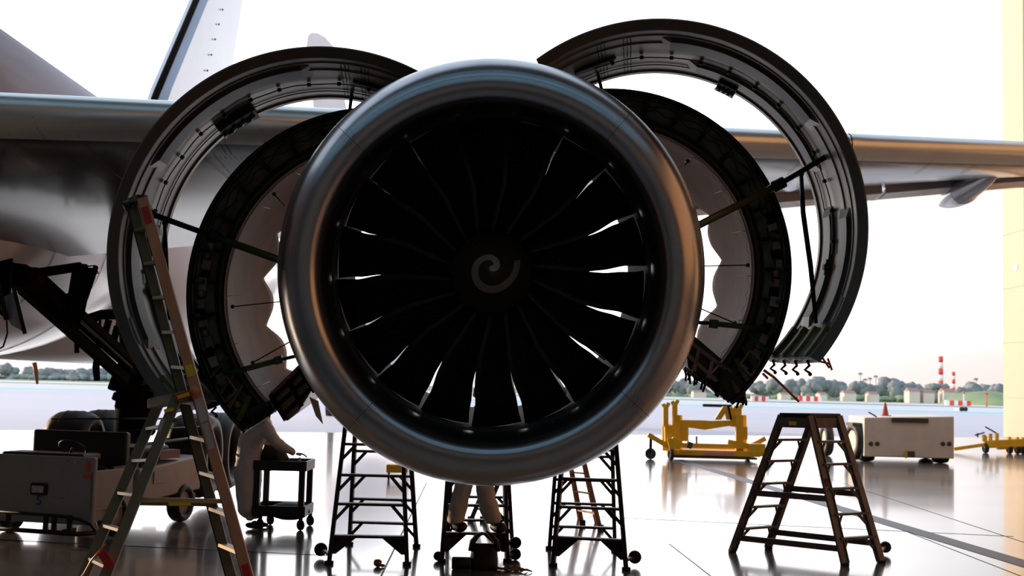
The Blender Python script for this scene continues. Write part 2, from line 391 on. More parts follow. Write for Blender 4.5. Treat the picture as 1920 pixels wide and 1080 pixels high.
GAPS = [1.5, .8, .9, .3, .3, .5, .5, .5, .9, .6, .9, 1.7, 1.9, 1.8, 1.6, 1.9, 1.9, 2.5]
bl_cache = {}; be0 = None
for k in range(NB):
    g = GAPS[k]
    if g not in bl_cache: o = bl_cache[g] = blade(0, g).build('fan_blade', M_blade, ENG)
    else: o = bl_cache[g].copy(); COL.objects.link(o)
    if be0 is None: be0 = blade_edge(0).build('leading_edge', M_bedge, o)
    else: e = be0.copy(); COL.objects.link(e); e.parent = o
    o.rotation_euler = (0, -(R(8.5) + 2 * pi * k / NB), 0)
# guide vanes and core
gv = MB().box((1.12, 2.15, 0), (.56, .22, .012), Matrix.Rotation(R(6), 3, 'X')).build('guide_vane', M_core, ENG)
for k in range(34):
    o = gv if k == 0 else gv.copy()
    if k: COL.objects.link(o)
    o.rotation_euler = (0, R(4) + 2 * pi * k / 34, 0)
MB().lathe([(1.65, .3), (1.75, .80), (2.3, .86), (3.2, .98), (4.2, .92), (5.2, .72), (6.1, .58), (6.3, .50), (6.6, .30), (7.2, .04)], 64).build('engine_core', M_core, ENG)
pip = MB()
for k in range(14):
    a = R(-160 + k * 24); r0 = .98
    pts = [(r0 * cos(a + .06 * sin(j * 1.3 + k)) * (1 + .03 * sin(j)), 2.5 + j * .35, r0 * sin(a + .06 * sin(j * 1.3 + k)) * (1 + .03 * sin(j))) for j in range(7)]
    pip.tube(pts, .022, 8)
pip.build('core_pipes', M_brown, ENG)
py = MB(); py.poly([(-.24, 1.6, 1.25), (.24, 1.6, 1.25), (.28, 7.2, .55), (-.28, 7.2, .55)], None)
py = MB(); a_ = [(-.24, 1.5, 1.55), (.24, 1.5, 1.55), (.27, 8.0, 2.0), (-.27, 8.0, 2.0)]; b_ = [(-.24, 1.5, 1.3), (.24, 1.5, 1.3), (.27, 7.6, .6), (-.27, 7.6, .6)]
py.add(a_ + b_, [(0, 1, 2, 3), (7, 6, 5, 4), (0, 4, 5, 1), (1, 5, 6, 2), (2, 6, 7, 3), (3, 7, 4, 0)]); py.build('pylon', M_core, ENG, bevel=.03)

# ---- opened cowl doors (front circle, aft circle, angle range)
def arc_shell(c0, r0, c1, r1, a0, skew, th, n=90, secs=None):
    """inner + outer skins between two circles given in engine coordinates"""
    c0, c1 = V(c0), V(c1)
    def pt(s, dr, a):
        w = max(0, 1 - abs(a - a0) / 1.1); a = a + skew * max(0, s) * w * w; c = c0.lerp(c1, s); r = r0 + (r1 - r0) * s + dr; return V((c.x + r * cos(a), c.y, c.z + r * sin(a)))
    return pt
def strip(pt, path, a0, a1, n, closed=False, smooth=False):
    """path = [(s,dr)...] swept over the angle range"""
    mb = MB(); k = len(path); vs = [pt(s, dr, a0 + (a1 - a0) * i / n) for i in range(n + 1) for s, dr in path]
    mm = k if closed else k - 1
    fs = [(i * k + j, i * k + (j + 1) % k, (i + 1) * k + (j + 1) % k, (i + 1) * k + j) for i in range(n) for j in range(mm)]
    mb.add(vs, fs, smooth)
    if closed: mb.add(vs[:k], [tuple(range(k))]); mb.add(vs[-k:], [tuple(range(k))[::-1]])
    return mb
def fan_cowl(c0, R0, c1, R1, a0, a1, label, side):
    D0, D1 = 11.62, 13.3
    pt = arc_shell(L(*c0, D0), R0 * D0 / F, L(*c1, D1), R1 * D1 / F, R(a1 if side['end'] else a0), R(7.0 if side['end'] else -7.0), 0)
    a0, a1 = R(a0), R(a1); n = 110
    cw = strip(pt, [(0, .0), (.5, .02), (1, 0), (1, -.035), (.95, -.04), (.12, -.055), (.07, -.058), (.05, -.062), (0, -.012)], a0, a1, n, True, True).build('fan_cowl', M_cowlin, ENG)
    for e in cw.data.polygons: e.use_smooth = True
    try:
        m_ = cw.modifiers.new('w', 'EDGE_SPLIT'); m_.split_angle = R(30)
    except Exception: pass
    tag(cw, label)
    strip(pt, [(-.004, .004), (-.006, -.010), (.045, -.075), (.062, -.075), (.05, -.06), (.0, .001)], a0, a1, n, True).build('cowl_land', M_cowlband, cw)
    strip(pt, [(.0, .004), (.5, .025), (1, .004), (1.0, .001), (.5, .021), (0, .001)], a0, a1, n, True, True).build('outer_skin', M_cowlout, cw)
    strip(pt, [(.955, -.04), (.955, -.058), (1.0, -.058), (1.0, -.036)], a0, a1, n, True).build('aft_rim', M_cowlin, cw)
    pads = side['pads']
    for (s0, s1, b0, b1) in pads:
        strip(pt, [(s0 - .03, -.05), (s0, -.085), (s1, -.085), (s1 + .03, -.05)], R(b0), R(b1), 40, True).build('stiffener_pad', M_cowlpad, cw)
        for q in (b0, b1):
            mb = MB(); ab = R(q); d = R(3.0) * (1 if q == max(b0, b1) else -1)
            v = [pt(s0 - .03, -.05, ab), pt(s0, -.085, ab), pt(s1, -.085, ab), pt(s1 + .03, -.05, ab), pt(s0 - .03, -.05, ab + d), pt(s1 + .03, -.05, ab + d)]
            mb.add(v, [(0, 1, 4), (1, 2, 5, 4), (2, 3, 5), (0, 4, 5, 3)]); mb.build('pad_ramp', M_cowlin, cw)
    # raised rail lines along the skin
    for s in (.18, .33, .80): strip(pt, [(s, -.05), (s, -.062), (s + .012, -.062), (s + .012, -.05)], a0 + .03, a1 - .03, n, True).build('skin_step', M_cowlin, cw)
    # cable and its clips
    b0, b1 = side['cable']; pts = []; nn = 60
    for i in range(nn + 1): pts.append(pt(.60 + .01 * sin(i * .7), -.072, R(b0 + (b1 - b0) * i / nn)))
    cb = MB().tube(pts, .007, 6).build('cable', M_brown, cw)
    k = 0
    for i in range(3, nn, 5):
        p = pts[i]; MB().box(p, (.035, .035, .035), Matrix.Rotation(-R(b0 + (b1 - b0) * i / nn), 3, 'Y')).build('clip', M_black, cb)
    # rivet rows
    rv = MB()
    for bb in side['rivets']:
        for row in range(3):
            for j in range(18):
                a = R(bb + row * 1.1); s = .2 + j * .042; p = pt(s, -.056 - .003, a); rv.ball(p, .006, 6)
    tag(rv.build('rivets', M_black, cw), kind='stuff')
    # raised white strips near the lower end
    for (s, b) in side['slots']: strip(pt, [(s, -.05), (s, -.068), (s + .012, -.068), (s + .012, -.05)], R(b - 4), R(b + 4), 8, True).build('slot_trim', M_rw_w, cw)
    # bracket box
    s, b = side['box']; h = side.get('boxh', 5.2)
    bx = strip(pt, [(s, -.045), (s, -.12), (s + .2, -.12), (s + .2, -.045)], R(b - h), R(b + h), 10, True).build('latch_box', M_black, cw)
    for j in range(7):
        q = pt(s + .06 + .05 * (j % 2), -.135, R(b - h * .8 + j * h * .26)); q2 = pt(s + .12, -.135, R(b - h * .8 + (j + .8) * h * .26))
        MB().tube([q, q2], .018, 8).build('latch_link', M_alu, bx)
    q = pt(.62, -.05, R(side['plate'])); rr = Matrix.Rotation(-R(side['plate']), 3, 'Y')
    MB().box(q, (.02, .30, .42), rr).build('strut_plate', M_black, cw)
    # cross shaped fitting
    q = pt(.66, -.08, R(side['cross'])); rc = Matrix.Rotation(-R(side['cross']), 3, 'Y')
    MB().box(q, (.03, .2, .03), rc).box(q, (.03, .03, .16), rc).box(q, (.06, .06, .06), rc).build('cross_fitting', M_black, cw)
    # lower edge: green primed ribs and hanging hooks
    for j in range(4):
        e = a1 if side['end'] else a0; dirn = -1 if side['end'] else 1
        s = .12 + j * .24
        strip(pt, [(s, -.05), (s, -.10), (s + .05, -.10), (s + .05, -.05)], e + dirn * R(.5), e + dirn * R(11), 8, True).build('edge_rib', M_zinc, cw)
        p = pt(s + .05, -.03, e)
        mb = MB(); mb.tube([p, p + V((.02, 0, -.05)), p + V((-.02, 0, -.09)), p + V((.03, 0, -.12))], .014, 6); mb.ball(p + V((.03, 0, -.13)), .02, 6)
        mb.build('latch_hook', M_gear, cw)
    e = a1 if side['end'] else a0; dirn = -1 if side['end'] else 1
    strip(pt, [(.05, -.04), (.05, -.075), (.98, -.055), (.98, -.03)], e, e + dirn * R(9), 8, True).build('edge_doubler', M_tr, cw)
    return cw, pt
sideR = dict(pads=[(.26, .42, 38, 88), (.68, .80, 26, 78), (.26, .42, -26, 6), (.64, .80, -24, 8)], cable=(112, -4), rivets=(100, 108), slots=[(.14, -22), (.84, -20)], box=(.78, 66), boxh=3.5, plate=112, cross=-8, end=False)
sideL = dict(pads=[(.26, .42, 98, 150), (.26, .42, 168, 205), (.66, .80, 172, 214)], cable=(72, 188), rivets=(78, 84), slots=[(.14, 202), (.84, 206)], box=(.72, 124), boxh=7.0, plate=76, cross=190, end=True)
cwR, ptR = fan_cowl((1238, 428), 394, (1228, 446), 320, -38.5, 128, 'opened fan cowl door on the right, higher than its twin', sideR)
cwL, ptL = fan_cowl((600, 486), 399, (620, 495), 320, 58, 228, 'opened fan cowl door on the left, behind the orange ladder', sideL)
mb = MB(); p = P(1545, 675, 12.2); 
for (a, b) in (((1540, 668), (1555, 690)), ((1552, 672), (1560, 694)), ((1530, 676), (1556, 682))): mb.tube([EI @ P(*a, 12.0), EI @ P(*b, 12.0)], .011, 6)
mb.build('red_tie', M_cone, cwR)
# ---- reverser halves
def reverser(cpx, Rpx, a0, a1, lab, right):
    D0 = 12.75; c = L(*cpx, D0); R0 = Rpx * D0 / F
    a0, a1 = R(a0), R(a1); n = 120
    def pt(y, r, a): return V((c.x + r * cos(a), c.y + y, c.z + r * sin(a)))
    def sw(path, b0, b1, n, closed=True, smooth=True):
        mb = MB(); k = len(path); vs = [pt(y, r, b0 + (b1 - b0) * i / n) for i in range(n + 1) for y, r in path]
        m = k if closed else k - 1
        mb.add(vs, [(i * k + j, i * k + (j + 1) % k, (i + 1) * k + (j + 1) % k, (i + 1) * k + j) for i in range(n) for j in range(m)], smooth)
        if closed: mb.add(vs[:k], [tuple(range(k))]); mb.add(vs[-k:], [tuple(range(k))[::-1]])
        return mb
    r1 = R0 - .06; r2 = R0 - .235; r3 = R0 - .345
    tr = sw([(0.0, R0), (.05, R0 - .01), (.16, r1 - .03), (.26, r2), (.40, r2), (.42, R0 - .02)], a0, a1, n, smooth=False).build('thrust_reverser', M_tr, ENG)
    tag(tr, lab)
    sw([(-.02, R0 - .002), (-.02, R0 - .035), (.06, R0 - .04), (.06, R0 - .002)], a0, a1, n).build('front_flange', M_trring, tr)
    sw([(.24, r2 + .01), (.13, r2 - .03), (.10, r3 + .03), (.14, r3), (.30, r3), (.3, r2)], a0, a1, n).build('black_ring', M_trring, tr)
    # outer sleeve
    sw([(.3, R0), (.9, R0 - .03), (1.6, R0 - .16), (1.6, R0 - .18), (.9, R0 - .05), (.3, R0 - .02)], a0, a1, n).build('sleeve_skin', M_cowlout, tr)
    # duct wall with chevron tail
    mb = MB(); ys = 16; nn = 200; vs = []; re = 1.45
    period = R(21)
    for i in range(nn + 1):
        a = a0 + (a1 - a0) * i / nn
        ch = .42 * abs(cos(pi * (a + R(4)) / period)) ** 1.1
        for j in range(ys + 1):
            t = j / ys; yend = 1.95 + ch; y = .12 + (yend - .12) * t
            u = (y - .12) / 2.2; r = r3 - .012 - (r3 - .012 - re) * (u ** 1.5) + .05 * sin(pi * min(1, u)) 
            vs.append(pt(y, r, a))
    mb.add(vs, [(i * (ys + 1) + j, i * (ys + 1) + j + 1, (i + 1) * (ys + 1) + j + 1, (i + 1) * (ys + 1) + j) for i in range(nn) for j in range(ys)], True)
    du = mb.build('duct_wall', M_duct, tr, fix=False); so2 = du.modifiers.new('s', 'SOLIDIFY'); so2.thickness = .018; so2.offset = 1 if right is None else 0
    # seams on duct wall
    sm = MB()
    for k in range(9):
        a = a0 + (a1 - a0) * (k + .5) / 9
        sm.tube([pt(.15, r3 - .016, a), pt(.6, r3 - .0, a), pt(1.0, r3 + .0, a)], .003, 4)
    sm.build('duct_seam', M_brown, du)
    z2 = MB()
    for k in range(26):
        a = a0 + (a1 - a0) * (k + .5) / 26; b = a + (a1 - a0) / 52
        z2.tube([pt(.25, r3 - .012, a), pt(.5, r3 + .002, b), pt(.25, r3 - .012, a + (a1 - a0) / 26)], .0014, 4)
    z2.build('duct_panel_line', M_brown, du)
    # ribs, cables, boxes on the dark front
    N = 15
    for k in range(N):
        a = a0 + (a1 - a0) * (k + .4) / N; da = .012
        sw([(.03, R0 - .05), (.00, R0 - .08), (.20, r2 + .01), (.24, r2 + .02)], a - da, a + da, 2).build('panel_rib', M_trring, tr)
    for rr, am, f in ((R0 - .10, .018, 9), (R0 - .15, .02, 13), (R0 - .055, .004, 5)):
        pts = [pt(.085 + (R0 - rr) * .55 - .02, rr + am * sin(f * i / 10), a0 + (a1 - a0) * i / 100) for i in range(101)]
        MB().tube(pts, .006, 6).build('cable', M_black, tr)
    rnd = random.Random(3 + (right is True))
    lo = a0 if right else a1; sg = 1 if right else -1
    for k in range(20):
        a = lo + sg * R(5 + 3.2 * k); rr = R0 - .10 - .05 * rnd.random()
        q = pt(.06 + .08 * rnd.random(), rr, a); rot = Matrix.Rotation(-a, 3, 'Y')
        if k % 4 == 1: MB().lathe([(-.03, 0), (-.03, .03), (0, .04), (.03, .04)], 14, q).build('valve', M_brown, tr)
        else: MB().box(q, (.05 + .05 * rnd.random(), .05, .06 + .08 * rnd.random()), rot).build('equipment_box', (M_brown, M_black, M_tr, M_gear)[k % 4], tr, bevel=.006)
    for (b, m, w) in ((4, M_zinc, .05), (9, M_zinc, .04), (14, M_green, .04), (20, M_green, .03)):
        a = lo + sg * R(b); MB().bar(pt(.0, R0 - .05, a), pt(.12, r2 - .03, a + sg * R(4)), w, .03).build('primed_bracket', m, tr)
    # lightened closing bracket frame
    a = lo + sg * R(11); fr = MB(); 
    for u, v in (((R0 - .05, 0), (R0 - .21, 1)), ((R0 - .21, 1), (R0 - .2, 7)), ((R0 - .2, 7), (R0 - .06, 6)), ((R0 - .06, 6), (R0 - .05, 0))):
        fr.bar(pt(.03, u[0], a + sg * R(u[1])), pt(.03, v[0], a + sg * R(v[1])), .02, .02)
    fr.build('access_frame', M_brown, tr)
    # thin stay wires
    return tr, pt, R0, r3, c
trL, tpL, RL0, RL3, cL = reverser((708, 558), 358, 62, 227, 'opened thrust reverser half on the left with green rods', False)
trR, tpR, RR0, RR3, cR = reverser((1144, 508), 343, -46, 118, 'opened thrust reverser half on the right with bronze rod', True)
# lower walls of the reverser halves
def lower_wall(tr, pts_px, D, dep, m):
    q = [L(x, y, D) for x, y in pts_px]; return MB().poly(q, dep, (0, 1, 0)).build('lower_wall', m, tr, bevel=.01)
lw = lower_wall(trL, [(505, 738), (572, 672), (600, 706), (560, 772), (538, 790)], 13.0, 1.6, M_brown)
for a, b in (((512, 745), (570, 690)), ((520, 760), (585, 700)), ((530, 778), (590, 722)), ((507, 740), (536, 788)), ((540, 712), (566, 762)), ((560, 690), (590, 735))): MB().bar(L(*a, 12.97), L(*b, 12.97), .03, .04).build('wall_stiffener', M_gear, lw)
lw = lower_wall(trR, [(1285, 640), (1300, 628), (1372, 690), (1382, 722), (1350, 735), (1290, 690)], 13.0, 1.6, M_core)
for a, b in (((1292, 640), (1372, 700)), ((1286, 662), (1352, 722)), ((1282, 690), (1348, 735)), ((1310, 650), (1300, 695)), ((1336, 670), (1326, 712)), ((1360, 695), (1352, 735))): MB().bar(L(*a, 12.97), L(*b, 12.97), .03, .04).build('wall_stiffener', M_brown, lw)
MB().poly([L(1352, 690, 12.9), L(1398, 712, 12.9), L(1400, 758, 12.9), L(1362, 752, 12.9), L(1345, 735, 12.9)], .5, (0, 1, 0)).build('latch_beam', M_black, trR, bevel=.02)
MB().poly([L(452, 770, 12.9), L(505, 752, 12.9), L(512, 775, 12.9), L(470, 803, 12.9)], .4, (0, 1, 0)).build('latch_beam', M_black, trL, bevel=.02)
rnd = random.Random(5)
for k in range(22):
    t = k / 21; x = 1284 + 112 * t; y = 700 + 50 * t + 4 * sin(k * 2.1)
    a = L(x, y - 6, 12.95); b = L(x + rnd.uniform(-5, 5), y + rnd.uniform(6, 16), 12.95 + rnd.uniform(-.1, .1))
    MB().tube([a, (a + b) / 2 + V((.01, 0, 0)), b], .012, 6).build('latch_pin', M_gear, trR)
for k in range(10):
    t = k / 9; x = 455 + 60 * t; y = 790 - 26 * t
    a = L(x, y - 6, 12.85); b = L(x + rnd.uniform(-6, 6), y + rnd.uniform(4, 13), 12.85); MB().tube([a, (a + b) / 2 + V((.01, 0, 0)), b], .011, 6).build('latch_pin', M_gear, trL)
MB().poly([L(580, 745, 13.1), L(596, 752, 13.1), L(605, 795, 13.1), L(592, 780, 13.1)], .03, (0, 1, 0)).build('sheet_scrap', M_duct, trL)
mb = MB(); mb.tube([L(1432, 694, 12.8), L(1452, 708, 12.8)], .014, 8); mb.tube([L(1452, 708, 12.8), L(1498, 753, 12.8)], .012, 8); mb.tube([L(1430, 700, 12.8), L(1440, 710, 12.8)], .012, 8); mb.build('safety_pin_red', M_cone, trR)
MB().poly([L(382, 735, 12.7), L(402, 764, 12.7), L(392, 768, 12.7), L(372, 766, 12.7), L(368, 740, 12.7)], .5, (0, 1, 0)).build('lower_corner', M_black, cwL)
# hold-open rods
def rod(pts, r, m, name, par, ends=True):
    q = [L(*p) for p in pts]; mb = MB().tube(q, r, 12); o = mb.build(name, m, par)
    if ends:
        MB().ball(q[0], r[0] * 1.7 if isinstance(r, list) else r * 1.7, 10).build('rod_end', M_black, o)
    return o
def rod2(a, mid, b, r, m2, par, e=1.35):
    o = rod([a, mid], r, M_rod, 'hold_open_rod', par); q0, q1 = L(*mid), L(*b)
    MB().tube([q0, q1], r * e, 12).build('rod_sleeve', m2, o); d = (q1 - q0).normalized()
    MB().tube([q0 - d * .05, q0 + d * .07], r * e * 1.5, 12).build('rod_collar', M_black, o); return o
rod2((1575, 278, 12.3), (1462, 345, 12.6), (1185, 486, 12.5), .028, M_gold, cwR)
rod2((286, 402, 12.3), (400, 443, 12.6), (664, 538, 12.5), .028, M_green, cwL)
rod([(1502, 325, 12.6), (1506, 400, 12.5), (1520, 500, 12.4), (1530, 606, 12.3)], [.02, .026, .026, .018], M_rod, 'hold_open_rod', cwR)
rod([(309, 418, 12.6), (312, 500, 12.6), (318, 600, 12.6)], [.018, .024, .022], M_rod, 'hold_open_rod', cwL)
rod([(1114, 108, 12.9), (1128, 168, 12.8)], .018, M_rod, 'hold_open_rod', cwR)
rod([(663, 148, 12.9), (656, 205, 12.8)], .018, M_rod, 'hold_open_rod', cwL)
g1 = rod([(430, 700, 12.9), (520, 676, 12.8)], .028, M_green, 'actuator_rod', trL); MB().tube([L(515, 677, 12.8), L(530, 673, 12.8)], .04, 12).build('rod_collar', M_green, g1); MB().tube([L(528, 674, 12.8), L(672, 640, 12.7)], .018, 10).build('rod_tip', M_black, g1)
g1 = rod([(1430, 616, 12.9), (1340, 607, 12.8)], .028, M_green, 'actuator_rod', trR); MB().tube([L(1346, 608, 12.8), L(1328, 606, 12.8)], .045, 12).build('rod_collar', M_green, g1); MB().tube([L(1330, 606, 12.8), L(1188, 597, 12.7)], .02, 10).build('rod_tip', M_black, g1)
for par, a, b in ((trR, (1402, 497, 13.0), (1310, 499, 13.4)), (trR, (1378, 606, 13.0), (1312, 578, 13.4)), (trR, (1290, 302, 13.0), (1278, 318, 13.3)), (trL, (436, 575, 13.0), (540, 564, 13.5)), (trL, (474, 680, 13.0), (545, 640, 13.5)), (trL, (514, 364, 13.0), (534, 386, 13.3))):
    w_ = MB().tube([L(*a), L(*b)], .007, 6).build('stay_wire', M_black, par); MB().ball(L(*a), .022, 8).build('wire_anchor', M_black, w_)
# hinge arms carrying the opened halves on the pylon
for par, p0, p1, D in ((cwR, (1000, 128), (925, 215), 12.8), (cwL, (808, 160), (915, 220), 12.8), (trR, (985, 212), (928, 255), 13.4), (trL, (872, 246), (914, 258), 13.4), (trR, (985, 212), (928, 262), 14.6), (trL, (872, 246), (914, 266), 14.6)):
    MB().bar(L(*p0, D), L(*p1, D), .08, .10).build('hinge_arm', M_gear, par)
# ================================================================== airliner
AIR = thing('airliner', 'large pale twin-aisle airliner filling the left side, with landing gear', 'airplane', (-10.2, 24, 0))
def A(v): return V(v) - V((-10.2, 24, 0))
FX, FZ, FR = -10.2, 5.35, 2.9
fp = []
for y, r, dz in [(9, 2.9, 0), (34, 2.9, 0), (38, 2.8, .1), (42, 2.5, .4), (46, 2.0, .8), (50, 1.4, 1.25), (54, .8, 1.7), (56.5, .25, 1.9)]: fp.append((y, r, dz))
mb = MB(); vs = []; n = 72
for (y, r, dz) in fp: vs += [A((FX + r * cos(2 * pi * k / n), y, FZ + dz + r * 1.02 * sin(2 * pi * k / n))) for k in range(n)]
mb.add(vs, [(i * n + k, i * n + (k + 1) % n, (i + 1) * n + (k + 1) % n, (i + 1) * n + k) for i in range(len(fp) - 1) for k in range(n)], True)
mb.add(vs[:n], [tuple(range(n))]); mb.build('fuselage', M_air, AIR)
# belly fairing
mb = MB(); mb.ball(A((FX, 22, 4.55)), (3.02, 7.2, 2.25), 64); bf = mb.build('belly_fairing', M_air, AIR)
ln = MB()
for yy in (17.0, 18.6, 20.4, 22.6):
    k = sqrt(max(0, 1 - ((yy - 22) / 7.2) ** 2)) * 1.003
    ln = MB(); ln.tube([A((FX + 3.02 * k * cos(t), yy, 4.55 + 2.25 * k * sin(t))) for t in [R(-90 + i * 5) for i in range(20)]], .005, 4); ln.build('panel_line', M_brown, bf)
# wing: leading edge line through two measured stations
s0 = dict(le=P(0, 197, 13.5), th=.62, te=P(0, 452, 21.5)); s1 = dict(le=P(1877, 282, 21.7), th=.50, te=P(1877, 347, 25.8))
def sec(t):
    le = s0['le'].lerp(s1['le'], t); te = s0['te'].lerp(s1['te'], t); te.x = le.x
    th = s0['th'] + (s1['th'] - s0['th']) * t; return le, te, max(.12, th)
prof_w = [(1, .0), (.8, .10), (.6, .26), (.4, .42), (.22, .50), (.1, .47), (.05, .40), (.02, .28), (.006, .15), (0, 0), (.006, -.15), (.02, -.28), (.05, -.40), (.1, -.46), (.22, -.50), (.4, -.47), (.6, -.34), (.8, -.16), (1, -.02)]
def wing_mesh(lo, hi, rng, m, name, par, grow=0.0, n=34):
    pf = prof_w[rng[0]:rng[1]]; mb = MB(); vs = []
    for i in range(n + 1):
        t = lo + (hi - lo) * i / n; le, te, th = sec(t); c = (te - le).length; d = (te - le) / c; u = V((0, -d.z, d.y)).normalized()
        if u.z < 0: u = -u
        for a, b in pf: vs.append(A(le + d * (c * a - (grow if a < .001 else 0)) + u * (b * th * 1.0 + grow * (1 if b > 0 else -1 if b < 0 else 0))))
    k = len(pf); mb.add(vs, [(i * k + j, i * k + j + 1, (i + 1) * k + j + 1, (i + 1) * k + j) for i in range(n) for j in range(k - 1)], True)
    return mb.build(name, m, par)
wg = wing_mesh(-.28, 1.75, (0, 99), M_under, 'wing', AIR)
for k, (a, b) in enumerate(((-.05, .30), (.302, .52), (.522, .78), (.782, 1.1), (1.102, 1.6))):
    sl_ = wing_mesh(a, b, (4, 13), M_slat, 'slat', wg, .012, 16)
lnm = MB(); rvm = MB()
def under(t, a, g=.006):
    le, te, th = sec(t); c = (te - le).length; d = (te - le) / c; u = V((0, -d.z, d.y)).normalized(); u = u if u.z > 0 else -u
    for i in range(9, len(prof_w) - 1):
        if prof_w[i][0] <= a <= prof_w[i + 1][0]:
            f = (a - prof_w[i][0]) / (prof_w[i + 1][0] - prof_w[i][0]); b = prof_w[i][1] + f * (prof_w[i + 1][1] - prof_w[i][1]); break
    return A(le + d * (c * a) + u * (b * th - g))
for t in (.0, .045, .09, .135, .18, .235, .28, .72, .80, .90, .97): MB().tube([under(t, .01 + j * .03, .014) for j in range(9)], .003, 4).build('panel_line', M_seam, wg)
for t in (.02, .12, .20, .27): 
    for j in range(60): rvm.ball(under(t + .0012 * j * .3, .006 + j * .008, .014), .007, 5)
for a in (.115, .125):
    for j in range(150): rvm.ball(under(-.05 + j * .004, a), .006, 5)
for j in range(46):
    for t in (.115, .118, .123, .127, .145, .149): rvm.ball(under(t, .004 + .0021 * j, .014), .006, 5) if j % 2 else None
tag(rvm.build('rivets', M_seam, wg), kind='stuff')
# trailing flaps: slim separate sections behind the wing underside
for a, b in ((.62, .925), (.93, 1.35)):
    mb = MB(); vs = []
    for t in (a, b):
        le, te, th = sec(t); d = (te - le).normalized(); q = te + V((0, -.35, -.02)); 
        vs += [A(q + V((0, 0, .02))), A(q + V((0, 1.1, -.10))), A(q + V((0, 1.15, -.16))), A(q + V((0, .5, -.22))), A(q + V((0, 0, -.16)))]
    mb.add(vs, [(i, (i + 1) % 5, 5 + (i + 1) % 5, 5 + i) for i in range(5)] + [(0, 1, 2, 3, 4), (9, 8, 7, 6, 5)]); mb.build('flap', M_air, AIR, bevel=.02)
def canoe(a, b, r, name='flap_track_fairing'):
    a, b = V(a), V(b); pts = []; rs = []
    for i in range(25):
        t = i / 24; pts.append(A(a.lerp(b, t))); rs.append(max(.004, r * (sin(pi * min(1, t * .5 + .0) ** .8) ** .7 if t < .5 else (1 - ((t - .5) / .5) ** 2.2)) * 1.0))
    o = MB().tube(pts, rs, 24).build(name, M_air, AIR)
    MB().tube([A(a.lerp(b, .52)) , A(a.lerp(b, .523))], r * 1.006, 24, cap=False).build('fairing_joint', M_seam, o); return o
canoe(P(1872, 322, 23.6), P(1757, 386, 27.6), .27)
canoe(P(1500, 322, 20.8), P(1466, 347, 24.9), .22)
# tail fin and tailplane
def slab(name, m, q, th, par, d):
    mb = MB(); n = len(q); e = V(d).normalized() * th; c = sum((V(p) for p in q), V()) / n
    mid = [A(V(p)) for p in q]; a = [A(c + (V(p) - c) * .90 + e) for p in q]; b = [A(c + (V(p) - c) * .90 - e) for p in q]
    mb.add(mid + a + b, [tuple(range(n, 2 * n)), tuple(range(2 * n, 3 * n))[::-1]] + [(i, (i + 1) % n, n + (i + 1) % n, n + i) for i in range(n)] + [((i + 1) % n, i, 2 * n + i, 2 * n + (i + 1) % n) for i in range(n)], False)
    return mb.build(name, m, par)
fn = slab('tail_fin', M_tail, [(FX, 33.6, 7.6), (FX, 35.7, 10.1), (FX, 44.2, 18.6), (FX, 46.6, 18.8), (FX, 42.2, 8.2)], .30, AIR, (1, 0, 0))
MB().tube([A((FX, 33.6, 7.6)), A((FX, 35.7, 10.1)), A((FX, 44.2, 18.6))], .10, 10).build('fin_leading_edge', M_gear, fn)
sv = MB()
for k in range(12): 
    p = A((FX + .34, 38.4 + k * .42, 9.4 + k * .62)); sv.ball(p, .035, 6)
tag(sv.build('rivets', M_seam, fn), kind='stuff')
slab('tailplane', M_air, [(FX + 1, 46, 6.6), (FX + 3.0, 48, 6.8), (FX + 3.0, 50.5, 6.8), (FX + 1, 50.5, 6.6)], .15, AIR, (0, 0, 1))
pr = thing('airliner_beyond', 'x', 'x') if False else None
# blade probe under the rear belly
mb = MB(); mb.tube([A(P(64, 680, 30)), A(P(68, 700, 30)), A(P(70, 720, 30))], [.06, .05, .03], 8); mb.build('drain_mast', M_fg, AIR)
# landing gear
LG = MB().tube([A(P(247, 470, 21.2)), A(P(251, 600, 21.3)), A(P(255, 735, 21.6))], [.27, .25, .22], 20).build('landing_gear', M_gear, AIR)
MB().lathe([(-.5, .30), (-.45, .34), (.3, .34), (.35, .28), (.6, .25)], 24, A(P(255, 760, 21.7)), 'Z').build('strut_collar', M_gear, LG)
MB().tube([A(P(255, 740, 21.7)), A(P(256, 850, 21.8))], .15, 16).build('oleo_piston', M_alu, LG)
ax = P(254, 862, 21.8); 
MB().bar(A(V((ax.x, 20.9, ax.z + .12))), A(V((ax.x, 22.9, ax.z - .05))), .22, .26).build('bogie_beam', M_gear, LG)
for yy, zz in ((21.05, .15), (22.6, .02)):
    xl = P(138, 850, yy).x; xr = P(364, 850, yy).x if yy < 22 else P(138, 850, 21.05).x * 0 + P(364, 850, 21.05).x
    if yy > 22: xl = P(138, 850, 21.05).x
    zt = (P(138, 770, 21.05).z if yy < 22 else P(195, 768, 22.6).z)
    MB().tube([A((xl, yy, zt - .68)), A((xr, yy, zt - .68))], .09, 12).build('axle', M_gear, LG)
    for xx in (xl, xr): 
        w = wheel('wheel', LG, A((xx, yy, zt - .68)), .68, .68, 'X', M_gear)
        if yy > 22 or True:
            g = MB()
            for dx in (-.12, 0, .12): g.lathe([(-.008, .672), (-.008, .684), (.008, .684), (.008, .672)], 32, A((xx + dx, yy, zt - .68)), 'X')
            g.build('tread_ridge', M_black, w)
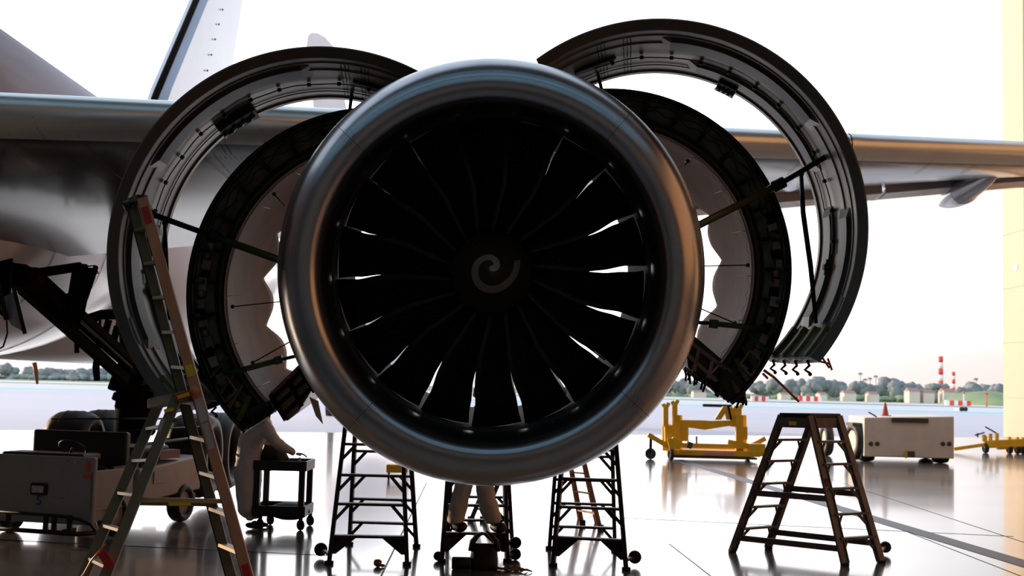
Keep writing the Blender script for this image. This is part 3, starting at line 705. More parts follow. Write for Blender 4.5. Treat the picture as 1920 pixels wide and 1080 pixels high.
# drag strut, side arms, links
for a, b, w in (((22, 522, 17.6), (236, 712, 20.8), .13), ((36, 508, 17.8), (252, 700, 21.0), .07), ((62, 508, 17.7), (256, 684, 20.9), .10), ((60, 516, 17.7), (140, 596, 19.0), .16)):
    MB().bar(A(P(*a)), A(P(*b)), w, w * 1.15).build('drag_strut', M_gear, LG)
MB().tube([A(P(70, 525, 17.9)), A(P(246, 688, 20.8))], .03, 8).build('hydraulic_line', M_alu, LG)
for pts, w in (([(135, 605, 18.8), (152, 500, 18.4)], .20), ([(150, 590, 18.9), (168, 505, 18.5)], .10), ([(160, 560, 18.9), (180, 500, 18.6)], .06), ([(120, 570, 18.7), (150, 555, 18.7)], .2)):
    MB().bar(A(P(*pts[0])), A(P(*pts[1])), w, w).build('lock_link', M_gear, LG)
for pts, r in (([(158, 602, 20.9), (190, 590, 21), (250, 588, 21.2)], [.10, .085, .1]), ([(30, 515, 17.6), (70, 512, 17.9), (150, 500, 18.5)], .07), ([(10, 512, 17.4), (40, 517, 17.6), (70, 530, 17.9)], [.16, .17, .14]), ([(144, 590, 20.9), (144, 662, 20.9)], .04), ([(188, 600, 21), (180, 690, 21), (182, 714, 21)], [.02, .06, .05]), ([(155, 500, 18.6), (178, 498, 18.6), (184, 512, 18.6), (172, 516, 18.6)], .012)):
    MB().tube([A(P(*p)) for p in pts], r, 10).build('gear_tube', M_gear, LG)
def spring(a, b, r, par, name='door_spring'):
    a, b = A(P(*a)), A(P(*b)); d = b - a; u = d.cross(V((0, 1, 0))).normalized(); v = d.normalized().cross(u)
    MB().tube([a + d * (i / 130) + (u * cos(i * .75) + v * sin(i * .75)) * r for i in range(131)], .012, 5).build(name, M_gear, par)
spring((204, 600, 21), (194, 636, 21), .05, LG); spring((220, 612, 21), (212, 644, 21), .05, LG)
MB().tube([A(P(204, 588, 21)), A(P(192, 655, 21))], .02, 8).build('spring_rod', M_gear, LG); MB().tube([A(P(222, 590, 21)), A(P(208, 662, 21))], .015, 8).build('spring_rod', M_gear, LG)
for c, s in (((228, 715, 21.2), (.30, .3, .24)), ((214, 722, 21.2), (.14, .2, .18)), ((250, 700, 21.3), (.5, .4, .28)), ((226, 752, 21.5), (.1, .2, .25)), ((224, 745, 21.4), (.2, .2, .14)), ((281, 744, 21.5), (.12, .15, .2))):
    MB().box(A(P(*c)), s, Matrix.Rotation(.3, 3, 'Y')).build('gear_fitting', M_gear, LG, bevel=.03)
# open gear bay doors at the far left
mb = MB(); mb.poly([A(P(-40, 500, 17.0)), A(P(22, 484, 17.0)), A(P(20, 520, 17.0)), A(P(14, 600, 17.0)), A(P(-40, 560, 17.0))], .05, (0, 1, 0)); mb.build('bay_door', M_gear, AIR)
mb = MB(); mb.poly([A(P(0, 560, 16.9)), A(P(30, 545, 16.8)), A(P(48, 624, 16.9)), A(P(22, 610, 16.8)), A(P(2, 580, 16.9))], .04, (0, 1, 0)); d2 = mb.build('bay_door', M_tail, AIR)
MB().bar(A(P(26, 540, 16.75)), A(P(47, 626, 16.8)), .05, .05).build('door_edge', M_black, d2); MB().bar(A(P(-5, 520, 16.75)), A(P(12, 600, 16.8)), .09, .06).build('door_edge', M_black, d2)
MB().tube([A(P(12, 590, 16.9)), A(P(14, 625, 16.9)), A(P(6, 650, 16.9)), A(P(-6, 656, 16.9))], .012, 6).build('bonding_cable', M_black, AIR)

# ================================================================== ladders
def platform_ladder(name, label, feet, top, zs, sw=.10, group=None, m=M_lad, wheels=(), brace=(), cat='stepladder', rail_d=.035, wide=.085, backz=None, cap=True, gus=.16):
    """feet: front-left, front-right, back-right, back-left ground points; top: the same at the cap"""
    c = sum(feet, V()) / 4; T = thing(name, label, cat, (c.x, c.y, 0), group); o = T.location
    f = [p - o for p in feet]; t = [p - o for p in top]
    for i in range(4):
        j = {0: 1, 1: 0, 2: 3, 3: 2}[i]; side = (f[j] - f[i]).normalized()
        nm = MB(); nrm = side.cross((t[i] - f[i]).normalized())
        nm.bar(f[i] + V((0, 0, .03)), t[i], wide, rail_d, nrm); nm.bar(f[i] + V((0, 0, .03)) + side * wide * .4, t[i] + side * wide * .4, .012, rail_d * 2.0, nrm)
        r_ = nm.build('rail', m, T); MB().box(f[i] + V((0, 0, .02)), (.10, .07, .04)).build('rubber_foot', M_black, r_, bevel=.008)
    def at(i, z): return f[i].lerp(t[i], z / max(t[i].z, .01))
    for pair in ((0, 1), (3, 2)):
        for z in (zs if pair == (0, 1) or backz is None else backz):
            a, b = at(pair[0], z), at(pair[1], z); n2 = (b - a).cross(V((0, 0, 1))).normalized()
            s = MB().bar(a, b, sw, .03).build('step', m, T)
            d = (b - a).normalized()
            for q, qq, sg in ((pair[0], a, 1), (pair[1], b, -1)):
                low = at(q, z - gus * 1.25); MB().bar(low, qq + d * sg * gus + V((0, 0, -.01)), .02, .035).build('step_brace', m, s)
    for (i, j, z) in brace: MB().bar(at(i, z), at(j, z), .025, .075).build('side_brace', m, T)
    if cap:
        cc = sum(t, V()) / 4; mb = MB(); k = [cc + (p - cc) * 1.10 for p in t]
        mb.add([p + V((0, 0, .03)) for p in k] + [p - V((0, 0, .03)) for p in k], [(0, 1, 2, 3), (7, 6, 5, 4), (0, 4, 5, 1), (1, 5, 6, 2), (2, 6, 7, 3), (3, 7, 4, 0)])
        cp = mb.build('top_cap', M_black, T, bevel=.012)
        for i, j in ((0, 1), (1, 2), (2, 3), (3, 0)): MB().bar(k[i] - V((0, 0, .09)), k[j] - V((0, 0, .09)), .02, .13).build('cap_skirt', m, T)
    for (p, r, i) in wheels:
        q = p - o; ct = q; w_ = MB().lathe([(-.025, 0), (-.025, r * .5), (-.03, r * .95), (-.015, r), (.015, r), (.03, r * .95), (.025, r * .5), (.025, 0)], 20, q, 'Y').build('wheel', M_tyre, T)
        MB().bar(at(i, max(.05, q.z)), q + V((0, .04, 0)), .04, .03).build('wheel_bracket', m, w_)
    return T
def quad(fp, tp):
    feet = [G(*p) for p in fp]; return feet
# right one, seen from the corner: feet order A (left near), B, ...
fA, fB, fC, fD = G(1373, 1036), G(1441, 1030), G(1652, 1056), G(1584, 1061)
zc_ = 1.80
tops = [P(1466, 780, (fA.y * .55 + fD.y * .45)), P(1527, 780, fB.y * .55 + fC.y * .45), P(1572, 778, fC.y * .6 + fB.y * .4), P(1520, 780, fD.y * .6 + fA.y * .4)]
for q in tops: q.z = (tops[0].z + tops[1].z + tops[2].z + tops[3].z) / 4
LR = platform_ladder('stepladder', 'brown double-sided stepladder with black cap, alone at right in front of the white power cart', [fA, fB, fC, fD], tops, [.32, .61, .92, 1.22, 1.50], sw=.09, wide=.12,
    wheels=[(G(1660, 1040) + V((0, 0, .10)), .075, 2)], brace=[(0, 3, .20), (1, 2, .24), (0, 3, .80), (1, 2, .84)])
o = LR.location; 
MB().box(tops[0].lerp(tops[3], .35) - o + V((0, -.06, -.10)), (.10, .005, .05)).build('warning_label', M_yel, LR); MB().box(fD.lerp(tops[3], .55) - o + V((-.0, -.04, 0)), (.03, .02, .10)).build('red_label', M_red, LR)
# head-on ones under the engine; bottoms spread by gussets
def headon(name, label, fl, fr, br_, bl, tl, tr_, tb_r, tb_l, zs, bz, wheels, z, skirt=True, group=None, brace=()):
    feet = [G(*fl), G(*fr), G(*br_), G(*bl)]
    yf, yb = (feet[0].y + feet[1].y) / 2, (feet[2].y + feet[3].y) / 2; ym = (yf + yb) / 2
    def tp(x, y): q = P(x, 770, y); q.z = z; return q
    top = [tp(tl, ym - .16), tp(tr_, ym - .16), tp(tb_r, ym + .16), tp(tb_l, ym + .16)]
    T = platform_ladder(name, label, feet, top, zs, sw=.11, m=M_ladk, wheels=wheels, backz=bz, wide=.05, rail_d=.05, gus=.15, brace=brace); o = T.location
    if skirt:
        for (i, j, s) in ((0, 1, 1), (1, 0, -1)):
            a = feet[i].lerp(top[i], zs[0] / z) - o; f0 = feet[i] - o + V((0, 0, .12)); d = (feet[j] - feet[i]).normalized()
            MB().poly([f0 + d * .02, f0 + d * .07, a + d * .30, a], .01, (0, 1, 0)).build('corner_gusset', M_ladk, T)
    return T
headon('platform_ladder', 'dark rolling stepladder under the left half of the inlet', (617, 1058), (763, 1060), (781, 1026), (655, 1022), 652, 752, 764, 668, [.31, .67, 1.0, 1.36], [.31, .62, .93, 1.24],
       [(G(601, 1046) + V((0, 0, .10)), .08, 0)], 1.85)
HC = headon('platform_ladder', 'dark rolling stepladder the person in white stands on, below the engine centre', (828, 1054), (951, 1054), (960, 1018), (838, 1018), 846, 946, 950, 850, [.32, .64, 1.28], [.32, .64, .96, 1.25],
       [(G(966, 1052) + V((0, 0, .22)), .07, 1), (G(966, 1050) + V((0, 0, .07)), .07, 1), (G(821, 1052) + V((0, 0, .06)), .055, 0)], 1.45)
headon('platform_ladder', 'dark rolling stepladder under the right half of the inlet', (1037, 1062), (1174, 1070), (1153, 1034), (1030, 1030), 1062, 1150, 1146, 1050, [.33, .68, 1.01, 1.36], [.31, .62, .93, 1.24],
       [(G(1190, 1062) + V((0, 0, .11)), .078, 1)], 1.85)
# small A ladders behind
def small_ladder(label, a0, a1, b0, b1, n, m, group=None):
    p = [G(*a0), G(*a1)]; D0 = p[0].y; q = [P(*b0, D0 - .35), P(*b1, D0 - .35)]; c = (p[0] + p[1]) / 2
    T = thing('step_ladder', label, 'ladder', (c.x, c.y, 0), group); o = T.location
    for i in (0, 1): r_ = MB().bar(p[i] - o, q[i] - o, .07, .035, (0, 1, 0)).build('rail', m, T); MB().box(p[i] - o + V((0, 0, .04)), (.09, .10, .08)).build('rubber_foot', M_black, r_)
    for k in range(n):
        t = (k + .8) / n; MB().bar(p[0].lerp(q[0], t) - o, p[1].lerp(q[1], t) - o, .08, .02).build('rung', m, T)
    for i in (0, 1):
        e = p[i] + V((.0, -.9 if False else 1.0, 0)); MB().bar(e - o, q[i] - o, .05, .025, (0, 1, 0)).build('rear_leg', m, T)
    return T
small_ladder('narrow orange-brown stepladder behind the right rolling stepladder', (1092, 985), (1126, 994), (1050, 770), (1072, 770), 6, M_fg)
small_ladder('dark stepladder leg showing behind the person on the centre stepladder', (882, 978), (905, 978), (955, 800), (978, 800), 6, M_lad)
# tall orange ladder at left
TL = thing('tall_ladder', 'tall orange fibreglass stepladder with red and yellow labels, reaching the left cowl', 'ladder', tuple(V((P(330, 1080, 11.0).x, 11.0, 0))))
o = TL.location
def Q(x, y, D): return P(x, y, D) - o
def ground(a, b):  # extend the line a->b to the floor
    d = (b - a); k = (-o.z - b.z) / d.z; return b + d * k
# near rail (orange) and far rail (dark), each a channel
n0, n1 = Q(267, 371, 10.85), Q(460, 1060, 10.55); f0, f1 = Q(247, 379, 11.28), Q(428, 1060, 10.98)
n2, f2 = ground(n0, n1), ground(f0, f1)
r1_ = MB().bar(n0, n2, .085, .04, (0, 1, 0)).build('rail', M_fg, TL)
r2_ = MB().bar(f0, f2, .085, .03, (0, 1, 0)).build('rail', M_fgd, TL)
MB().bar(n0 + V((-.045, .03, 0)), n2 + V((-.045, .03, 0)), .012, .09, (0, 1, 0)).build('rail_flange', M_black, r1_)
MB().bar(f0 + V((-.045, .03, 0)), f2 + V((-.045, .03, 0)), .012, .09, (0, 1, 0)).build('rail_flange', M_black, r2_)
L_ = n2 - n0
for k in range(11):
    t = (k + .85) / 12.2
    MB().bar(n0.lerp(n2, t), f0.lerp(f2, t), .085, .028).build('rung', M_rung if k > 5 else M_fgd, TL)  # light painted in: lower rungs take a lit yellow, upper ones dark olive
MB().bar(n0, f0, .09, .05).build('rail_end_cap', M_black, TL)
def lab(t, ln_, m, name, w=.062, p0=n0, p1=n2, off=.024):
    a = p0.lerp(p1, t); b = a + (p1 - p0).normalized() * ln_; MB().bar(a + V((0, -off, 0)), b + V((0, -off, 0)), w, .003, (0, 1, 0)).build(name, m, r1_)
Ln = L_.length
def tt(y): return (n0.z - Q(300, y, 10.8).z) / (n0.z - n2.z)
lab(tt(388), .15, M_red, 'red_label', .06); lab(tt(683), .10, M_yel, 'yellow_label'); lab(tt(1045), .15, M_red, 'red_label', .06); lab(tt(745), .20, M_paper, 'instruction_label'); lab(tt(790), .22, M_paper, 'instruction_label', .05)
# legs of the A half, hinge near (345,738)
h1, g1_ = Q(333, 742, 10.80), Q(205, 1062, 10.35); h2, g2_ = Q(300, 752, 11.25), Q(166, 1060, 10.9)
l1 = ground(h1, g1_); l2 = ground(h2, g2_)
b1 = MB().bar(h1, l1, .085, .035, (0, 1, 0)).build('rear_rail', M_fgd, TL); MB().bar(h2, l2, .085, .035, (0, 1, 0)).build('rear_rail', M_fgd, TL)
for k in range(6):
    t = (k + .9) / 7.0; MB().bar(h1.lerp(l1, t), h2.lerp(l2, t), .06, .025).build('rear_rung', M_fgd, TL)
for (p, q, yy) in ((n0, n2, 1), (f0, f2, 2)): pass
MB().bar(Q(285, 757, 11.1), Q(356, 742, 10.7), .10, .09).build('hinge_block', M_fgd, TL, bevel=.015)
MB().bar(Q(330, 746, 10.62), Q(358, 737, 10.62), .006, .055, (0, 0, 1)).build('warning_label', M_red, TL); MB().bar(Q(333, 745, 10.61), Q(355, 738, 10.61), .006, .03, (0, 0, 1)).build('yellow_label', M_yel, TL)
MB().lathe([(-.02, 0), (-.02, .04), (.02, .04), (.02, 0)], 16, Q(365, 733, 10.66), 'Y').build('hinge_bolt', M_fg, TL)
MB().bar(Q(308, 771, 10.72), Q(326, 767, 10.72), .004, .03).build('yellow_label', M_yel, TL)
MB().bar(Q(258, 936, 10.55), Q(428, 940, 10.62), .03, .035).build('spreader_bar', M_rung, TL); MB().bar(Q(255, 944, 10.95), Q(400, 946, 11.0), .03, .03).build('spreader_bar', M_fgd, TL)
MB().bar(Q(316, 945, 10.52), Q(358, 945, 10.52), .004, .028).build('yellow_label', M_yel, TL)
MB().bar(Q(190, 1035, 10.3), Q(208, 1064, 10.3), .07, .006, (0, 1, 0)).build('red_label', M_red, b1)
MB().tube([Q(198, 1020, 10.25), Q(172, 1050, 10.3), Q(158, 1075, 10.35), Q(150, 1085, 10.4)], .008, 6).build('orange_cord', M_orange, TL)
MB().poly([Q(296, 800, 10.45), Q(303, 783, 10.45), Q(309, 788, 10.45), Q(300, 812, 10.45)], .003, (0, 1, 0)).build('instruction_label', M_paper, TL)
for p in (n2, f2, l1, l2): MB().box(p + V((0, 0, .03)), (.13, .09, .06)).build('rubber_foot', M_black, TL, bevel=.01)
# rounded bumper by the ladder top
MB().ball(Q(240, 385, 11.1), .045, 12, .3, 3).build('end_bumper', M_black, TL)

FB = thing('airliner_tail', 'faint pale tail fin of another airplane peeking above the left opened cowl', 'airplane', (P(650, 700, 68).x, 68, 0)); o = FB.location
def fbp(px, py): return P(px, py, 66 + (px - 575) * .05) - o
q = [fbp(*k) for k in ((574, 84), (577, 66), (584, 60), (596, 61), (610, 69), (625, 86), (690, 400), (610, 400))]
MB().poly(q, .35, (0, 1, 0)).build('tail_fin', M_pale, FB, bevel=.05)
MB().lathe([(-2, .3), (0, 1.2), (6, 2.4), (12, 2.9), (14, 2.9), (14, 0)], 40, (0, 0, P(650, 600, 68).z)).build('fuselage', M_pale, FB)
for x in (-2.4, 2.4): MB().tube([(x, 12, .3), (x, 12, 4.5)], .2, 10).build('gear_leg', M_gear, FB); MB().lathe([(-.3, 0), (-.3, .6), (.3, .6), (.3, 0)], 20, (x, 12, .6), 'X').build('wheel', M_tyre, FB)
# ================================================================== tow tractor
TR_ = P(175, 930, 16.6); yaw = R(13)
TG = thing('tow_tractor', 'off-white tow tractor with a blue 5 below its headlamp', 'tow tractor', (TR_.x, TR_.y, 0), rz=-yaw)
# local: x right across the front (0 = right corner), y back, z up
TM = Matrix.Translation(TG.location) @ Matrix.Rotation(-yaw, 4, 'Z'); TI = TM.inverted()
def T_(px, py, ly):  # point in tractor coordinates on plane y = ly
    r = TI.to_3x3() @ ray(px, py); c = TI @ V((0, 0, CAM_H)); return c + r * ((ly - c.y) / r.y)
zt = T_(175, 858, 0).z; zb = T_(175, 986, 0).z; Wd = 1.75
mb = MB(); mb.box((-Wd / 2, .04, (zt + zb) / 2), (Wd, .08, zt - zb)); fpn = mb.build('front_panel', M_tugw, TG, bevel=.02)
MB().box((-Wd / 2, .35, (zb + .40) / 2 + .12), (Wd - .04, .6, .38)).build('body', M_tugw, TG, bevel=.02)
MB().box((-.03, .5, .62), (.05, 1.0, .52)).build('side_panel', M_tugw, TG, bevel=.01)
lp = T_(73, 917, -.02); b_ = MB().box(lp, (.24, .05, .155)).build('headlamp', M_black, fpn, bevel=.02); MB().box(lp + V((0, -.03, 0)), (.17, .02, .09)).build('lamp_lens', M_lens, b_, bevel=.01)
p5 = T_(73, 939, -.006); tn = text('lettering', '5', M_blue, None, (0, 0, 0), .17, (0, 0, 0)); bpy.context.view_layer.update()
nm_ = bpy.data.objects.new('number_marking', bpy.data.meshes.new_from_object(tn.evaluated_get(bpy.context.evaluated_depsgraph_get()))); COL.objects.link(nm_); nm_.parent = fpn; nm_.location = p5; nm_.rotation_euler = (R(90), 0, 0); bpy.data.objects.remove(tn)
for (x, y, w, h) in ((166, 875, .055, .14), (163, 894, .11, .055)): MB().box(T_(x, y, -.004), (w, .008, h)).build('orange_reflector', M_orange, fpn)
for (x, y) in ((102, 933), (117, 934), (50, 960), (128, 864)): MB().ball(T_(x, y, -.002), .008, 6).build('screw', M_black, fpn)
MB().box(T_(140, 866, -.004), (.02, .006, .02)).build('yellow_sticker', M_yel, fpn)
bp = MB(); y0 = -.16
def bz(py): return T_(100, py, y0).z
zu, zl = bz(964), bz(996)
bp.tube([(-Wd, y0, zu), (-.35, y0, zu - .02), (-.12, y0 + .02, zu - .05), (.02, y0 + .10, zl + .10), (.06, y0 + .16, zl)], .022, 8); bp.tube([(-Wd, y0, zl), (-.1, y0, zl - .02), (.06, y0 + .16, zl - .01)], .03, 8)
for x in (-1.62, -1.1, -.98 + .42, -.44, -.22): bp.bar((x, y0, zl), (x, y0, zu), .06, .03, (0, 1, 0))
for x in (-1.4, -.3): bp.bar((x, y0, zl), (x, .1, zl), .05, .05)
bp.build('bumper', M_cart, TG)
# seat well, dash, seats
sb0, sb1 = T_(67, 806, 1.0), T_(242, 812, 1.0)
SBK = MB().box(((sb0.x + sb1.x) / 2, 1.0, (sb0.z + .72) / 2), (sb1.x - sb0.x, .12, sb0.z - .70)).build('seat_backrest', M_cart, TG, bevel=.03)
MB().box((-.85, .72, .80), (1.55, .62, .22)).build('seat_cushion', M_cart, TG, bevel=.05)
MB().box((-.82, .3, zt - .02), (1.2, .45, .10)).build('dashboard', M_cart, TG, bevel=.03)
mb = MB(); mb.lathe([(0, .165), (.012, .18), (0, .195), (-.012, .18), (0, .165)], 28, (-.55, .36, zt + .09), 'Z', rot=Matrix.Rotation(R(-35), 3, 'X')); mb.tube([(-.55, .36, zt + .09), (-.55, .22, zt - .1)], .02, 8); mb.build('steering_wheel', M_black, TG)
MB().box((-.1, .75, .66), (.16, .5, .5)).build('seat_well', M_cart, TG)
# rear deck
dl = 3.0
MB().add([(-1.6, 1.15, .38), (.0, 1.15, .38), (.0, dl, .44), (-1.6, dl, .44), (-1.6, 1.15, .86), (.0, 1.15, .84), (.0, dl, .95), (-1.6, dl, .95)], [(0, 1, 2, 3), (7, 6, 5, 4), (0, 4, 5, 1), (1, 5, 6, 2), (2, 6, 7, 3), (3, 7, 4, 0)]).build('rear_deck', M_tugs, TG, bevel=.03)
mb = MB(); mb.box((.012, 1.75, .70), (.012, .42, .16)); mb.build('vent_plate', M_tugw, TG)
rl = MB(); rl.tube([(-.02, 1.2, .86), (-.02, 1.22, 1.14), (-.02, 1.3, 1.18), (-.02, dl - .1, 1.22), (-.02, dl, 1.18), (-.02, dl, .95)], .02, 8); rl.tube([(-.5, 1.4, 1.34), (-.02, dl, 1.38)], .012, 8); rl.tube([(-1.5, 1.3, 1.48), (-.02, dl, 1.50)], .012, 8); rl.build('guard_rail', M_cart, TG)
MB().box((-.8, 1.9, 1.02), (1.2, .9, .2)).build('engine_cover', M_cart, TG, bevel=.03); MB().box((-.25, 2.1, 1.0), (.4, .6, .12)).build('tool_tray_red', mat('tray_red', (.10, .02, .015), .5), TG)
MB().box((-.8, dl + .05, .30), (1.3, .2, .14)).build('tow_hitch', M_cart, TG)
for x in (-1.45, -.12):
    for y, r in ((.42, .27), (2.55, .30)):
        pass
for x, y, r in ((-1.48, .42, .26), (-.08, .62, .27), (-1.5, 2.5, .28), (-.06, 2.5, .28)): wheel('wheel', TG, (x, y, r), r, .20, 'X', M_tugw)
MB().bar((-1.48, .42, .26), (-.08, .5, .26), .07, .07).bar((-1.1, .2, .2), (-.3, .25, .22), .05, .05).build('front_axle', M_cart, TG)

# ================================================================== tool cart, bag, bottles, person at cart
ca = [G(478, 992), G(566, 997), G(585, 985), G(500, 980)]; c = sum(ca, V()) / 4
CT = thing('tool_cart', 'black two-shelf plastic tool cart the bending person leans on', 'tool cart', (c.x, c.y, 0)); o = CT.location
D0 = (ca[0].y + ca[1].y) / 2; D1 = D0 + .75
zs_top = P(520, 876, D0).z; x0, x1 = P(476, 900, D0).x, P(572, 900, D0).x; sk = P(588, 900, D1).x - P(572, 900, D0).x
def shelf(z, h, name):
    t = .03; a = [V((x0, D0, z)), V((x1, D0, z)), V((x1 + sk, D1, z)), V((x0 + sk, D1, z))]; mb = MB()
    mb.poly([p - o for p in a], .03, (0, 0, 1))
    for i in range(4): mb.bar(a[i] - o + V((0, 0, h / 2)), a[(i + 1) % 4] - o + V((0, 0, h / 2)), .03, h)
    return mb.build(name, M_cart, CT, bevel=.006)
shelf(zs_top - .05, .14, 'top_tray'); shelf(.19, .15, 'bottom_tray')
for x, y in ((x0 + .04, D0 + .04), (x1 - .05, D0 + .04), (x1 + sk - .05, D1 - .04), (x0 + sk + .04, D1 - .04)): MB().box(V((x, y, (.2 + zs_top) / 2)) - o, (.085, .08, zs_top - .2)).build('post', M_cart, CT, bevel=.01)
for x, y in ((x0 + .10, D0 + .06), (x1 - .05, D0 + .06), (x1 + sk - .02, D1 - .06), (x0 + sk + .12, D1 - .06)):
    w = MB().lathe([(-.02, 0), (-.02, .06), (-.012, .075), (.012, .075), (.02, .06), (.02, 0)], 20, V((x, y, .075)) - o, 'X', rot=Matrix.Rotation(R(50), 3, 'Z')).build('caster', M_tyre, CT); MB().box(V((x, y, .15)) - o, (.05, .05, .08)).build('caster_fork', M_gear, w)
MB().ball(V(((x0 + x1) / 2 + .1, D0 + .35, .24)) - o, (.3, .28, .13), 16).build('cable_coil', M_black, CT)
zt_ = zs_top - .02
bg_ = tag(MB().ball((P(513, 850, D0 + .3).x, D0 + .3, zt_ + .14), (.20, .16, .19), 20, .35, 4).build('tool_bag', M_black), 'soft black bag on top of the tool cart', 'bag')
MB().tube([V((P(500, 840, D0 + .3).x, D0 + .3, zt_ + .25)), V((P(513, 832, D0 + .3).x, D0 + .3, zt_ + .33)), V((P(528, 840, D0 + .3).x, D0 + .3, zt_ + .25))], .012, 6).build('handle', M_black, bg_)
xb = P(562, 858, D0 + .25).x
bt_ = tag(MB().lathe([(0, 0), (0, .035), (.09, .035), (.12, .015), (.15, .015), (.15, 0)], 16, (xb, D0 + .25, zt_), 'Z').build('spray_bottle', M_paper), 'small pale bottle held on the tool cart top', 'bottle')
for k, (px, w) in enumerate(((545, .07), (552, .05))): tag(MB().box((P(px, 858, D0 + .5).x, D0 + .5, zt_ + .03), (w, .06, .05)).build('wipe_box', M_paper, bevel=.008), ('wider' if k == 0 else 'narrower') + ' small pale box lying on the tool cart beside the bottle', 'box')

def skin_body(name, pts, edges, m, par=None, root=0, sub=2):
    me = bpy.data.meshes.new(name); me.from_pydata([p[0] for p in pts], edges, []); me.update(); me.materials.append(m)
    ob = bpy.data.objects.new(name, me); COL.objects.link(ob)
    if par is not None: ob.parent = par
    md = ob.modifiers.new('skin', 'SKIN'); md.use_smooth_shade = True
    for i, p in enumerate(pts):
        r = p[1]; r = (r, r) if not isinstance(r, tuple) else r
        me.skin_vertices[0].data[i].radius = r; me.skin_vertices[0].data[i].use_root = (i == root)
    s = ob.modifiers.new('sub', 'SUBSURF'); s.levels = sub; s.render_levels = sub; return ob
def hand(par, wrist, d, palm_n, s=1.0, curl=.6, m=None):
    """palm plus four unequal fingers and a thumb; d = direction of the fingers"""
    wrist, d, nn = V(wrist), V(d).normalized(), V(palm_n).normalized(); sd = d.cross(nn).normalized(); nn = sd.cross(d)
    pts = [(wrist, .024 * s), (wrist + d * .045 * s, (.036 * s, .017 * s)), (wrist + d * .085 * s, (.040 * s, .015 * s))]; ed = [(0, 1), (1, 2)]
    for k, (off, ln) in enumerate(((-.032, .07), (-.011, .082), (.011, .077), (.032, .06))):
        b = wrist + d * .088 * s + sd * off * s; i = len(pts); q = b; dd = d.copy(); pts.append((q, .010 * s)); ed.append((2, i))
        for j in range(3):
            dd = (dd + nn * curl * .45).normalized(); q = q + dd * ln * s * (.42, .33, .25)[j]; pts.append((q, (.0095, .0088, .0075)[j] * s)); ed.append((len(pts) - 2, len(pts) - 1))
    i = len(pts); q = wrist + d * .03 * s - sd * .03 * s; pts.append((q, .013 * s)); ed.append((1, i)); dd = (d * .6 - sd * .8 + nn * .3).normalized()
    for j in range(2): q = q + dd * .034 * s; dd = (dd + d * .5 + nn * .2).normalized(); pts.append((q, (.0105, .009)[j] * s)); ed.append((len(pts) - 2, len(pts) - 1))
    return skin_body('hand', pts, ed, m or M_skin, par, 1, 1)
def head(par, c, fwd, up, s=1.0, hood=True):
    c, f, u = V(c), V(fwd).normalized(), V(up).normalized(); r = f.cross(u).normalized(); u = r.cross(f); Mx = Matrix((r, f, u)).transposed()
    def T(x, y, z): return c + Mx @ V((x, y, z)) * s
    mb = MB(); vs = []; n = 20; m = 14
    for i in range(m + 1):
        a = pi * i / m
        for k in range(n):
            b = 2 * pi * k / n; x, y, z = sin(a) * cos(b) * .076, sin(a) * sin(b) * .096, cos(a) * .118
            if z < 0: x *= 1 + z * 2.2; y = y * (1 + z * 1.0) + (-z) * .12
            vs.append(T(x, y, z))
    mb.add(vs, [(i * n + k, (i + 1) * n + k, (i + 1) * n + (k + 1) % n, i * n + (k + 1) % n) for i in range(m) for k in range(n)], True)
    h = mb.build('head', M_skin, par)
    nb = MB(); nb.add([T(-.014, .088, -.03), T(.014, .088, -.03), T(0, .118, -.03), T(0, .094, .02), T(0, .09, -.038)], [(0, 2, 3), (2, 1, 3), (0, 4, 2), (4, 1, 2)], True)
    for sx_ in (-1, 1): nb.ball(T(sx_ * .078, 0, -.01), (.012 * s, .02 * s, .03 * s), 8)
    nb.build('nose_and_ears', M_skin, h)
    e = MB()
    for sx_ in (-1, 1): e.ball(T(sx_ * .030, .086, .012), .011 * s, 8)
    e.build('eyes', M_black, h); MB().tube([T(-.022, .098, -.065), T(0, .105, -.066), T(.022, .098, -.065)], .0045 * s, 6).build('mouth', M_hair, h)
    hp = MB(); vs = []
    for i in range(9):
        a = pi * .55 * i / 8
        for k in range(n):
            b = 2 * pi * k / n; y = sin(a) * sin(b) * .106; z = cos(a) * .128; 
            if sin(b) > .2 and i > 5: y *= .9; z += .03
            vs.append(T(sin(a) * cos(b) * .086, y - .008, z))
    hp.add(vs, [(i * n + k, (i + 1) * n + k, (i + 1) * n + (k + 1) % n, i * n + (k + 1) % n) for i in range(8) for k in range(n)], True); hp.build('hair', M_hair, h)
    return h
# person 1
ft = G(472, 990); D = ft.y
P1 = thing('person', 'person in white coveralls bending over the black tool cart', 'person', (ft.x, D, 0)); o = P1.location
def q_(px, py, dy=0): return P(px, py, D + dy) - o
pel = q_(472, 878)
pts = [(q_(466, 878), (.24, .20)), (q_(466, 850), (.235, .195)), (q_(471, 822), (.245, .20)), (q_(484, 800), (.22, .17)), (q_(497, 783), .075), (q_(504, 774), .06),
       (q_(462, 900, -.11), .17), (q_(460, 940, -.12), .145), (q_(464, 974, -.12), .115),
       (q_(470, 900, .11), .17), (q_(470, 940, .12), .145), (q_(474, 972, .12), .115),
       (q_(498, 802, -.22), .11), (q_(517, 830, -.25), .09), (q_(554, 851, -.12), .052),
       (q_(498, 802, .22), .09), (q_(505, 838, .25), .07), (q_(524, 852, .12), .05)]
ed = [(0, 1), (1, 2), (2, 3), (3, 4), (4, 5), (0, 6), (6, 7), (7, 8), (0, 9), (9, 10), (10, 11), (3, 12), (12, 13), (13, 14), (3, 15), (15, 16), (16, 17)]
cv = skin_body('coverall', pts, ed, M_cloth, P1)
tx = bpy.data.textures.new('folds', 'CLOUDS'); tx.noise_scale = .12; dm = cv.modifiers.new('folds', 'DISPLACE'); dm.texture = tx; dm.strength = .035; dm.mid_level = .5
